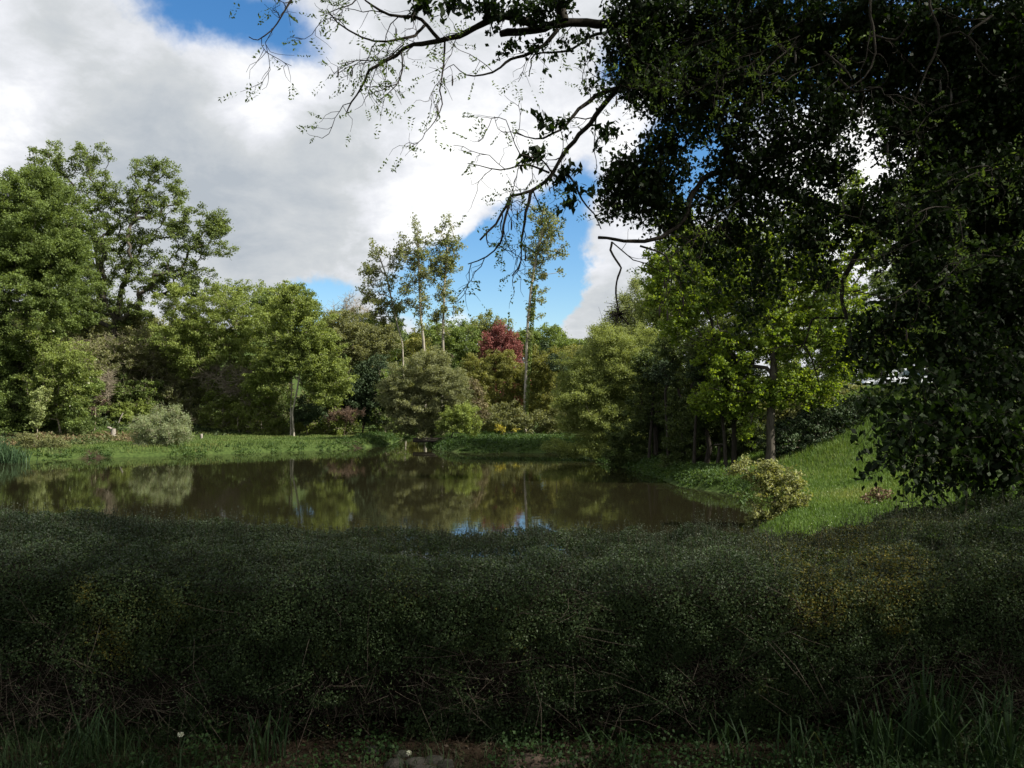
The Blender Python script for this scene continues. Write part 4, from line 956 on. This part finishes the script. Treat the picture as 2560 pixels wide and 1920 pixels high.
stones('stretch of flat grey stones half buried in soil under the hedge', [(985, 3.80, .05, .05, .03), (1040, 3.82, .06, .05, .03), (1085, 3.84, .05, .04, .032), (1115, 3.80, .04, .05, .026), (1060, 3.74, .07, .04, .025), (930, 3.95, .035, .03, .04), (1005, 3.9, .04, .03, .03)], SM[0])
stones('stretch of reddish stones half buried in soil, right of the grey stones', [(1285, 3.83, .045, .04, .035), (1330, 3.85, .055, .045, .04), (1375, 3.82, .05, .04, .034), (1345, 3.76, .06, .04, .025), (1420, 3.8, .05, .04, .03), (1460, 3.84, .04, .04, .03), (1290, 3.75, .05, .04, .025)], SM[1])

# ------------------------------------------------------------------ the big ivy-clad locust tree
def big_tree():
    d0 = 7.6; x0 = (2790 - CX) / F * d0; z0 = h1(x0, d0)
    r = thing('locust_tree', 'huge shady ivy-clad locust tree with feathery leaves arching over the pond and hedge', 'tree', (x0, d0, z0))
    gw, gl, gi, gp, gm = Geo(), Geo(), Geo(), Geo(), Geo()
    tube(gw, [(x0, d0, z0 - .2), (x0 + .02, d0, z0 + .6), (x0 - .08, d0 + .05, 2.4), (x0 + .05, d0, 4.6), (x0 + .4, d0 - .2, 7.), (x0 + .5, d0 - .4, 9.5)], [.46, .36, .32, .29, .22, .12], 12)
    sp_p, sp_d, pods = [], [], []
    def zig(p, dr, L, n, wob, droop):
        pts = [p]; dr = dr / np.linalg.norm(dr)
        for i in range(n):
            dr = dr + rng.normal(size=3) * wob; dr[2] -= droop; dr = dr / np.linalg.norm(dr)
            pts.append(pts[-1] + dr * L / n)
        return np.array(pts)
    def spray(p, dr):
        sp_p.append(p); sp_d.append(dr)
    def spawn(pts, r, lvl, s0=.2, dens=1.0, leafy=1.0):
        seg = np.linalg.norm(np.diff(pts, axis=0), axis=1); tot = seg.sum(); cum = np.concatenate([[0], np.cumsum(seg)])
        step = (.17, .085, .05)[lvl] / dens
        for s in np.arange(tot * s0, tot, step):
            s = s + rng.uniform(-.4, .4) * step; s = min(max(s, 0), tot - 1e-4)
            i = min(np.searchsorted(cum, s, side='right') - 1, len(seg) - 1); f = (s - cum[i]) / seg[i]
            p = pts[i] + (pts[i + 1] - pts[i]) * f; t = (pts[i + 1] - pts[i]) / seg[i]
            dr = t * .75 + nrm(rng.normal(size=3)) * .75 + np.array([-.05, 0, -.15])
            if lvl == 0:
                q = zig(p, dr, rng.uniform(.25, .65) * (1.15 - .5 * s / tot), 6, .3, .06)
                tube(gw, q, np.linspace(min(r * .4, .008), .0022, 7), 4); spawn(q, .006, 1, .15, 1, leafy)
            elif lvl == 1:
                q = zig(p, dr, rng.uniform(.08, .26), 4, .4, .04)
                tube(gw, q, np.linspace(.0026, .0013, 5), 3)
                if rng.random() < .85 * leafy:
                    spray(q[-1], q[-1] - q[-2])
                    if rng.random() < .35: spray(q[2], nrm(rng.normal(size=3)))
                if rng.random() < .035:
                    pods.append(q[2] - [0, 0, .045])
    def br(px, ds, r0, r1, s0=.25, dens=1., leafy=1., k=7):
        m = len(px); dd = np.interp(np.arange(m), np.linspace(0, m - 1, len(ds)), ds)
        pts = np.array([P(a, b, d) for (a, b), d in zip(px, dd)])
        # smooth curve, slightly knobbly
        fine = []; ext = np.vstack([2 * pts[0] - pts[1], pts, 2 * pts[-1] - pts[-2]])
        for i in range(m - 1):
            p0_, a, b, p3_ = ext[i:i + 4]; nn = max(2, int(np.linalg.norm(b - a) / .07)); kn = min(.011, r0 * .5)
            for q in range(nn):
                t = q / nn; fine.append(.5 * (2 * a + (b - p0_) * t + (2 * p0_ - 5 * a + 4 * b - p3_) * t * t + (3 * a - p0_ - 3 * b + p3_) * t ** 3) + rng.normal(size=3) * kn * .5 * (q > 0))
        fine.append(pts[-1]); fine = np.array(fine)
        tube(gw, fine, np.linspace(r0, r1, len(fine)) * (1 + rng.normal(size=len(fine)) * .06), k)
        if dens > 0: spawn(fine, r1 * 1.5 + .004, 0, s0, dens, leafy)
    # limb A and its forks
    br([(2800, 150), (2450, 120), (2200, 60), (1950, 95), (1750, 85), (1640, 60), (1560, 65), (1425, 56), (1338, 74), (1251, 85)], (7.6, 7.2, 6.9), .085, .03, .6, .5)
    br([(1338, 66), (1312, 52), (1277, 43), (1242, 41), (1208, 59), (1164, 82), (1099, 102), (1034, 111), (991, 139), (939, 167), (917, 187), (904, 217), (878, 256), (865, 286)], (6.9, 6.5), .034, .004, .3)
    br([(1394, -20), (1400, 20), (1410, 52)], (6.9, 6.9), .05, .045, 1, 0)
    br([(1099, 100), (1069, 65), (1034, 41), (973, 37), (930, 13), (904, -10)], (6.7, 6.5), .016, .006)
    br([(1060, 65), (1045, 80), (1025, 93), (969, 104), (904, 93), (843, 56), (817, 22)], (6.7, 6.3), .014, .004, .2)
    br([(1112, 104), (1110, 143), (1106, 182), (1099, 226), (1106, 260), (1090, 299), (1060, 334)], (6.7, 6.5), .009, .003, .35, .7)
    br([(1004, 130), (1006, 174), (991, 213), (947, 252)], (6.6, 6.4), .007, .003, .3, .8)
    br([(1394, 74), (1360, 113), (1312, 139), (1277, 148), (1251, 169), (1208, 187), (1164, 187), (1134, 161)], (6.9, 6.6), .018, .003, .4, .55)
    br([(1560, 70), (1472, 93), (1425, 126), (1338, 135), (1328, 165), (1323, 191)], (7., 6.9), .015, .004, .5, .25)
    br([(760, -40), (735, -10), (704, 40), (680, 75), (645, 100), (622, 92)], (6.2, 6.0), .008, .003, .1, 1.1)
    br([(905, -20), (880, 10), (850, 20), (800, 40)], (6.4, 6.2), .006, .003, .2, .8)
    br([(1010, 110), (960, 150), (900, 150), (850, 160)], (6.6, 6.3), .006, .003, .2, .9)
    # limb B
    br([(2800, 320), (2450, 250), (2200, 160), (1900, 130), (1720, 140), (1620, 170), (1560, 208), (1511, 260), (1465, 320), (1420, 369), (1381, 434), (1329, 477), (1277, 490), (1268, 512), (1240, 560), (1200, 600)], (7.6, 7.3, 7.0, 6.8), .075, .008, .62, .8)
    br([(1542, 221), (1490, 239), (1446, 273), (1425, 299), (1399, 326), (1338, 347), (1290, 330)], (6.95, 6.7), .02, .004, .35, .5)
    br([(1327, 478), (1312, 555), (1303, 607), (1303, 651), (1280, 690)], (6.8, 6.6), .014, .004, .15, 1.)
    br([(1277, 495), (1264, 542), (1251, 607), (1216, 642), (1170, 660)], (6.75, 6.5), .012, .004, .15, 1.1)
    br([(1373, 432), (1316, 412), (1251, 425), (1169, 408)], (6.8, 6.5), .009, .003, .3, .9)
    br([(1381, 434), (1350, 395), (1300, 385), (1265, 300)], (6.8, 6.5), .007, .003, .3, .8)
    br([(1403, 417), (1438, 460), (1455, 499), (1485, 534), (1503, 573)], (6.8, 6.8), .011, .004, .3, .6)
    # limb C with the broken stub, hanging knot
    br([(2800, 720), (2480, 640), (2200, 569), (2078, 520), (1934, 472), (1847, 424), (1808, 376)], (7.6, 7.0), .075, .035, 1, 0)
    br([(1934, 472), (1800, 430), (1731, 482), (1707, 554), (1635, 598), (1560, 603), (1496, 594)], (7.1, 6.6), .03, .012, 1, 0)
    br([(1530, 605), (1526, 625), (1540, 650), (1553, 670), (1545, 692), (1540, 718), (1541, 748), (1546, 778)], (6.6, 6.5), .010, .006, .2, .35, .4)
    br([(1600, 615), (1665, 640), (1680, 690), (1672, 735)], (6.6, 6.6), .009, .004, .4, .4, .6)
    br([(2200, 569), (2150, 620), (2126, 666), (2105, 705), (2104, 747), (2117, 793), (2126, 835), (2140, 870)], (7.1, 6.6), .03, .009, 1, 0)
    br([(2110, 795), (2060, 795), (2030, 800), (2010, 860), (1960, 865), (1915, 875)], (6.7, 6.4), .011, .003, .4, .4, .5)
    br([(2010, 860), (2030, 900), (2045, 950), (2048, 965)], (6.5, 6.4), .007, .003, 1, 0)
    for ps in ([(2180, -20), (2175, 38), (2189, 130), (2160, 195), (2110, 225)], [(2330, -20), (2324, 14), (2348, 96), (2310, 193), (2280, 270)], [(2348, 96), (2400, 80), (2450, 120)], [(2189, 90), (2240, 100), (2270, 60)], [(2100, 200), (2140, 230), (2200, 215)], [(2060, 130), (2110, 170), (2130, 200)], [(2480, 40), (2420, 90), (2470, 150)]):
        br(ps, (5.6, 5.5), .010, .004, .3, .25, 0.)
    c = P(1546, 785, 6.5); n = 60; u = nrm(rng.normal(size=(n, 3)) + [-.3, 0, -.3]); twigs(gw, np.repeat(c[None], n, 0), c + u * rng.uniform(.04, .17, (n, 1)), .004, .0015, .25)
    # more arching green sprays in the crown
    for ps, dd in (([(1900, 60), (1780, 100), (1700, 130), (1660, 175)], 6.3), ([(2000, 90), (1900, 130), (1830, 150), (1760, 170)], 6.2), ([(1990, 110), (1940, 150), (1900, 190)], 6.1), ([(1760, 200), (1680, 190), (1600, 235)], 6.5),
                   ([(2300, 600), (2200, 640), (2130, 650)], 5.8), ([(2400, 520), (2320, 520), (2260, 560)], 5.6), ([(1800, 560), (1700, 620), (1650, 680)], 6.8), ([(1850, 500), (1760, 560), (1720, 640)], 6.8), ([(1820, 40), (1740, 90), (1690, 100)], 6.1), ([(1880, 160), (1800, 190), (1740, 230)], 6.1), ([(2050, 160), (1980, 190), (1930, 240)], 6.), ([(2420, 250), (2330, 280), (2290, 330)], 5.6), ([(2500, 420), (2420, 440), (2380, 480)], 5.5), ([(2500, 640), (2420, 640), (2370, 690)], 5.4), ([(2300, 700), (2250, 740), (2200, 750)], 5.7)):
        br(ps, (dd, dd - .2), .004, .003, .1, 1.)
    p = np.array(sp_p); dr = nrm(np.array(sp_d)); ns = len(p)
    nv = nrm(rng.normal(size=(ns, 3)) + [0, 0, .8]); sd = nrm(np.cross(nv, dr)); LR = rng.uniform(.08, .16, ns)
    for i in range(5):
        f = .2 + .2 * i
        for sg in (-1, 1):
            tdr = nrm(dr * .45 + sd * sg + [0, 0, -.15]); ll = .030 * rng.uniform(.7, 1.25, ns)
            leaves(gl, p + dr * (LR * f)[:, None] + tdr * ll[:, None] * .55, ll, ll * .48, np.clip(rng.normal(.5, .25, ns), 0, 1), .5, tdir=tdr)
    leaves(gl, p + dr * (LR * 1.12)[:, None], .026, .012, rng.random(ns), .5, tdir=dr)
    # ivy
    def ivy(lst, L=.046, wl=.72, g=gi, sg=1.):
        for px, py, rx, ry, d, lai in lst:
            lpx = (L * F / d) ** 2 * wl * .5; n = int(lai * 1.9 * math.pi * rx * ry / lpx)
            ncl = max(3, n // 26)
            c, u = in_lobes(lobes3([(px, py, rx, ry)], d, .8), ncl, 3.)
            n = ncl * 26; k_ = (L / .05) * sg
            dv = rng.normal(size=(ncl, 3)) * np.array([1, 1, .45]); dv[:, 2] -= .35; dv = nrm(dv) * rng.uniform(.16, .42, (ncl, 1)) * k_
            t_ = rng.random(n)[:, None]; o = rng.normal(size=(n, 3)) * .034 * k_
            pos = np.repeat(c, 26, 0) + (t_ - .4) * np.repeat(dv, 26, 0) + o - np.array([0, 0, .16]) * k_ * (t_ - .2) ** 2
            twigs(gw, c - dv * .4, c + dv * .6 - np.array([0, 0, .06]) * k_, .003, .0014, .1)
            sz = L * rng.uniform(.55, 1.2, n)
            ct = np.repeat(rng.uniform(0, .75, ncl), 26) + rng.normal(0, .15, n) + .5 * (rng.random(n) < .10)
            td = np.tile([0, 0, -1.], (n, 1)); leaves(g, pos, sz, sz * wl, np.clip(ct, 0, 1), .25, tdir=td * .8, fold=.16)
    ivy([(1585, 40, 60, 80, 7, 4), (1545, 120, 40, 60, 7, 3), (1590, 190, 55, 60, 7, 4), (1500, 200, 16, 60, 6.9, 1.6), (1480, 120, 16, 40, 6.9, 1.2), (1620, 110, 60, 110, 7.1, 4), (1690, 60, 90, 100, 7.2, 4), (1690, 220, 90, 80, 7.1, 3.8), (1820, 70, 120, 110, 7.2, 4.2),
         (1790, 200, 110, 80, 7.1, 4), (1960, 70, 130, 110, 7.2, 4.2), (1920, 210, 100, 70, 7.1, 3.8), (1850, 300, 90, 60, 7, 3.), (2110, 70, 130, 110, 7.3, 4.2), (2030, 170, 90, 60, 7.2, 3.2), (2150, 200, 90, 80, 7.3, 3.4), (2270, 90, 120, 120, 7.3, 4.2), (2290, 250, 110, 100, 7.3, 4.4),
         (2430, 100, 130, 140, 7.2, 4.4), (2430, 300, 130, 140, 7.1, 4.4), (2560, 200, 120, 220, 7, 4.4), (2340, 400, 90, 80, 7., 4.2), (1990, 330, 90, 60, 7.0, 4.0), (2100, 310, 60, 50, 7.0, 3.6), (2080, 410, 70, 50, 7., 4), (2230, 330, 50, 70, 7, 4), (2060, 240, 60, 40, 7, 2.6), (1750, 300, 50, 50, 7, 2.4), (1790, 400, 40, 40, 7, 2.), (1960, 430, 90, 50, 7., 3.4), (1870, 390, 80, 50, 7.0, 3.0),
         (1640, 420, 80, 60, 6.9, 3.6), (1590, 470, 80, 70, 6.9, 3.6), (1660, 500, 60, 50, 6.9, 3.), (1560, 530, 45, 40, 6.9, 2.2), (1640, 360, 50, 40, 6.9, 3.), (1540, 440, 36, 60, 6.9, 2.6), (1700, 330, 60, 40, 6.9, 1.8),
         (1830, 470, 70, 50, 7., 3.), (1900, 530, 90, 50, 7, 3.2), (1760, 520, 60, 50, 7, 2.0), (2030, 560, 90, 60, 7, 3.2), (2180, 540, 80, 70, 6.9, 3.6), (2270, 480, 70, 70, 6.9, 4), (1850, 640, 70, 90, 7, 1.8), (1940, 660, 60, 80, 7, 1.5), (1800, 600, 50, 60, 7, 1.5), (1890, 780, 50, 60, 7, 1.), (1740, 640, 40, 70, 7, 1.), (2050, 660, 60, 60, 7, 1.3), (1700, 560, 50, 50, 7, 1.8)])
    ivy([(1240, 25, 80, 28, 6.7, 3), (1170, 10, 40, 20, 6.7, 2), (1330, 25, 60, 36, 6.8, 2.6), (1400, 20, 50, 36, 6.8, 2), (1280, 110, 46, 20, 6.8, 1.2), (1345, 120, 26, 20, 6.8, 1.), (1430, 100, 40, 20, 6.9, 1.)], .05, sg=.6)
    ivy([(2330, 560, 90, 80, 6.4, 3.6), (2430, 520, 110, 110, 6.6, 4), (2540, 520, 90, 160, 6.6, 4), (2340, 690, 80, 80, 6.2, 3.6), (2450, 720, 110, 120, 6.4, 4), (2550, 800, 90, 180, 6.4, 4), (2400, 850, 80, 80, 6., 3.8), (2500, 960, 110, 110, 5.8, 4), (2250, 640, 60, 60, 6.4, 3), (2230, 790, 70, 50, 6.2, 3.), (2290, 790, 60, 60, 6.2, 3.2),
         (2160, 850, 50, 60, 6.2, 2.4), (2220, 880, 70, 40, 6.1, 2.6), (2300, 865, 60, 30, 6.1, 2.4), (2210, 935, 60, 22, 5.9, 1.2), (2300, 935, 60, 26, 5.8, 1.6), (2370, 930, 40, 30, 5.8, 2.)], .05)
    ivy([(2190, 1000, 50, 30, 5.2, 2.4), (2270, 1015, 70, 40, 5.2, 3), (2340, 990, 50, 50, 5.2, 3.2), (2240, 1080, 50, 40, 5., 2.2), (2320, 1080, 80, 50, 5., 3.4), (2410, 1060, 90, 80, 5.1, 3.8), (2500, 1110, 90, 90, 5.1, 4), (2270, 1145, 80, 26, 4.9, 3.2), (2350, 1155, 90, 30, 4.9, 3.4), (2440, 1160, 80, 30, 5., 3.2), (2210, 1150, 28, 14, 4.9, 1.6), (2390, 1190, 40, 16, 4.9, 1.4), (2530, 1170, 60, 36, 5., 3.)], .058, .62)
    ivy([(1372, 300, 40, 24, 6.7, .9), (1325, 392, 28, 20, 6.7, 1.), (1440, 470, 24, 40, 6.8, .9), (1412, 430, 14, 14, 6.8, .9), (1130, 12, 20, 14, 6.6, .7), (1060, 14, 12, 12, 6.6, .7), (1520, 330, 14, 20, 6.8, .7)], .08, .5, sg=.42)
    # ivy jacket of the trunk
    n = 15000; t = rng.random(n); zz = z0 + t * 8.5; a = rng.uniform(0, 2 * math.pi, n); rr = .36 + .32 * rng.random(n)
    leaves(gi, np.stack([x0 + np.cos(a) * rr, d0 + np.sin(a) * rr, zz], 1), .06, .045, rng.uniform(0, .7, n), .2)
    # unseen crown overhead and behind, added to shade the hedge
    K = 1500; c = np.stack([rng.uniform(-5.5, 11, K), rng.uniform(-5, 12, K), rng.uniform(5.6, 11.5, K)], 1); c2 = np.stack([rng.uniform(-6, 9, 700), rng.uniform(-7.5, -2.5, 700), rng.uniform(2.0, 8, 700)], 1)
    m = (c[:, 2] > 2.4 + .50 * np.maximum(c[:, 1], 0)) & (np.hypot((c[:, 0] - 3.4) / 8.6, (c[:, 1] - 4) / 8.5) < 1) & ~((c[:, 0] < .1 * c[:, 1]) & (c[:, 1] > 6)); c = np.concatenate([c[m], c2]); K = len(c)
    big = Geo(); nl = 70; pos = np.repeat(c, nl, 0) + rng.normal(size=(K * nl, 3)) * np.array([.38, .38, .22])
    leaves(big, pos, rng.uniform(.09, .17, K * nl), .075, np.clip(rng.normal(.4, .2, K * nl), 0, 1), .6)
    tk = [np.array([x0 + .05, d0, 4.6]), np.array([x0 + .4, d0 - .2, 7.0]), np.array([x0 + .5, d0 - .4, 8.5])]
    sel = c[rng.choice(K, min(150, K), replace=False)]
    arr, par, tips = skeleton(tk, sel, 4.5); limbs(gw, arr, par, tips, 3, .2, .012)
    # unseen ivy masses right of the frame, added to shade the hedge
    K = 1100; c = np.stack([rng.uniform(3.0, 9.5, K), rng.uniform(-1.5, 9.5, K), rng.uniform(.6, 7, K)], 1); c = c[(c[:, 0] > .63 * np.maximum(c[:, 1], 0) + .3) & (c[:, 0] > 3.6)]; K = len(c)
    pos = np.repeat(c, 40, 0) + rng.normal(size=(K * 40, 3)) * .22
    leaves(gi, pos, rng.uniform(.05, .08, K * 40), .05, rng.random(K * 40) * .7, .3)
    gw.build('trunk', BM['dark'], r)
    gl.build('leaf_sprays', LM['locust'], r)
    big.build('crown', LM['locust'], r)
    gi.build('ivy', LM['ivy'], r)
    m_, n_, l_, b_ = new_mat('dry pods'); b_.inputs['Base Color'].default_value = (.03, .02, .012, 1)
    for q in pods[:90]:
        gp = Geo(); tube(gp, [q + [0, 0, .045], q + [.002, 0, .03], q + [.004, .002, 0], q + [.002, 0, -.035], q + [0, 0, -.045]], [.0015, .005, .007, .006, .001], 5); gp.build('seed_pod', m_, r)
big_tree()

tree('shade_backing', 'deep shade tree mass behind the waterside row, inner end', 'tree', 1660, 52, [(1650, 960, 80, 70), (1620, 1040, 60, 50), (1700, 1040, 60, 50)], 'dark', 'dark', .15, .2, cr=15, lp=7, lai=4.2, skirt=1)  # dark leaf colour stands in for the shaded interior behind the row
tree('shade_backing', 'deep shade tree mass behind the waterside row, next to the maple', 'tree', 1800, 48, [(1800, 950, 90, 80), (1760, 1040, 60, 50), (1860, 1030, 60, 50)], 'dark', 'dark', .15, .2, cr=15, lp=7, lai=4.2, skirt=1)  # same dark backing on the maple side, shade put into leaf colour
tree('bank_tree', 'tall green tree beyond the road behind the ivy-clad giant', 'tree', 2330, 72, [(2250, 700, 110, 100), (2400, 720, 120, 110), (2330, 820, 140, 70), (2520, 760, 110, 120), (2160, 830, 80, 60), (2050, 850, 90, 60), (2060, 760, 70, 60)], 'mid', 'bark', .3, .3, cr=17, lai=3.6, skirt=1)
tree('thicket', 'leafy thicket on the slope behind the forked oak', 'shrub', 320, 84, [(320, 830, 110, 60), (200, 850, 90, 60), (430, 850, 80, 50), (60, 820, 90, 70)], 'olive', 'twig', .08, .12, cr=15, lai=3.4, parts=SH, skirt=1)
tree('thicket', 'grey-brown twiggy thicket across the middle of the wooded slope', 'shrub', 430, 71, [(420, 900, 90, 50), (330, 890, 80, 60), (480, 940, 60, 50), (240, 900, 70, 60), (380, 970, 80, 40)], 'olive', 'greytwig', .08, .12, cr=13, lai=2.6, den=1.2, tw=5, tl=1.5, twr=.013, parts=SH)
tree('thicket', 'green thicket filling the foot of the outer hornbeam', 'shrub', 60, 66, [(60, 960, 110, 60), (-20, 930, 70, 90), (150, 1000, 60, 40), (30, 880, 120, 50)], 'mid', 'twig', .08, .12, cr=13, lai=3.2, parts=SH, skirt=1)
tree('bank_tree', 'leafy tree added on the right bank to shade the waterside, mostly hidden by the ivy-clad giant', 'tree', 2420, 36, [(2420, 500, 150, 150), (2500, 700, 140, 150), (2380, 720, 120, 120), (2440, 330, 130, 120), (2560, 520, 130, 150)], 'mid', 'bark', .3, .3, cr=20, lp=10, lai=3.2)  # added blocker, keeps sun off the waterside strip
tree('bank_tree', 'broad tree added behind the hidden leafy one to shade the right bank', 'tree', 2480, 44, [(2430, 480, 140, 150), (2540, 620, 140, 150), (2400, 760, 120, 100), (2480, 300, 130, 120)], 'mid', 'bark', .3, .3, cr=20, lp=9, lai=3.2)  # second added tree blocking sun from the right bank
tree('far_tree', 'dim green tree tops closing the skyline behind the domed tree', 'tree', 1400, 140, [(1300, 858, 60, 26), (1440, 872, 60, 24), (1370, 845, 50, 30), (1490, 880, 50, 30)], 'mid', 'bark', .25, .35, cr=14, lai=4, skirt=1)
tree('far_tree', 'dim green tree tops closing the skyline behind the poplar group', 'tree', 1090, 138, [(1010, 855, 60, 28), (1100, 840, 60, 34), (1180, 835, 50, 34), (930, 850, 50, 30)], 'mid', 'bark', .25, .35, cr=14, lai=4, skirt=1)
tree('shrub', 'olive scrub at the foot of the hornbeam nearest the reeds', 'shrub', 40, 67, [(40, 1010, 70, 40), (-20, 1000, 60, 50)], 'olive', 'greytwig', .06, .12, cr=12, lai=3.0, tw=4, tl=1.2, twr=.012, parts=SH, skirt=1)
tree('shrub', 'green shrub behind the silvery willow', 'shrub', 330, 69, [(320, 1000, 50, 50), (370, 985, 40, 50)], 'mid', 'greytwig', .06, .12, cr=12, lai=3.0, tw=4, tl=1.2, twr=.012, parts=SH, skirt=1)
tree('shrub', 'olive shrub between the silvery willow and the small holly', 'shrub', 455, 70, [(455, 990, 55, 55), (500, 950, 40, 40)], 'olive', 'greytwig', .06, .12, cr=12, lai=3.0, tw=4, tl=1.2, twr=.012, parts=SH, skirt=1)
tree('shrub', 'spring-green shrub just left of the bare pale branches', 'shrub', 560, 69.5, [(555, 985, 50, 45), (600, 960, 40, 40)], 'bright', 'greytwig', .06, .12, cr=12, lai=3.0, tw=4, tl=1.2, twr=.012, parts=SH, skirt=1)
tree('shrub', 'spring-green shrub directly left of the twin whitish trunks', 'shrub', 650, 68.5, [(650, 990, 45, 50), (620, 1030, 40, 22)], 'bright', 'greytwig', .06, .12, cr=12, lai=3.0, tw=4, tl=1.2, twr=.012, parts=SH, skirt=1)
tree('shrub', 'shadowy green shrub behind the twin whitish trunks', 'shrub', 700, 69.5, [(700, 1000, 36, 46), (690, 1040, 30, 18)], 'mid', 'greytwig', .06, .12, cr=12, lai=3.0, tw=4, tl=1.2, twr=.012, parts=SH, skirt=1)
tree('shrub', 'green shrub between the twin whitish trunks and the dark evergreen', 'shrub', 810, 70, [(805, 990, 44, 50), (840, 960, 36, 44)], 'bright', 'greytwig', .06, .12, cr=12, lai=3.0, tw=4, tl=1.2, twr=.012, parts=SH, skirt=1)
tree('shrub', 'olive shrub tucked between hawthorn and brush heap', 'shrub', 205, 68, [(200, 1000, 50, 46), (230, 930, 50, 40)], 'olive', 'greytwig', .06, .12, cr=12, lai=3.0, tw=4, tl=1.2, twr=.012, parts=SH, skirt=1)
tree('shrub', 'green shrub squeezed between dark evergreen and grey willow', 'shrub', 960, 70, [(965, 1010, 40, 55), (975, 960, 36, 40)], 'mid', 'greytwig', .06, .12, cr=12, lai=3.0, tw=4, tl=1.2, twr=.012, parts=SH, skirt=1)
tree('bank_tree', 'full leafy tree filling the gap between pale willow and maple', 'tree', 1790, 52, [(1700, 700, 80, 90), (1800, 770, 110, 110), (1920, 810, 100, 110), (1650, 790, 50, 70), (1950, 660, 80, 80), (1830, 650, 90, 80), (1740, 620, 60, 60)], 'bright', 'bark', .25, .3, cr=16, lp=7, lai=3.6, skirt=1)
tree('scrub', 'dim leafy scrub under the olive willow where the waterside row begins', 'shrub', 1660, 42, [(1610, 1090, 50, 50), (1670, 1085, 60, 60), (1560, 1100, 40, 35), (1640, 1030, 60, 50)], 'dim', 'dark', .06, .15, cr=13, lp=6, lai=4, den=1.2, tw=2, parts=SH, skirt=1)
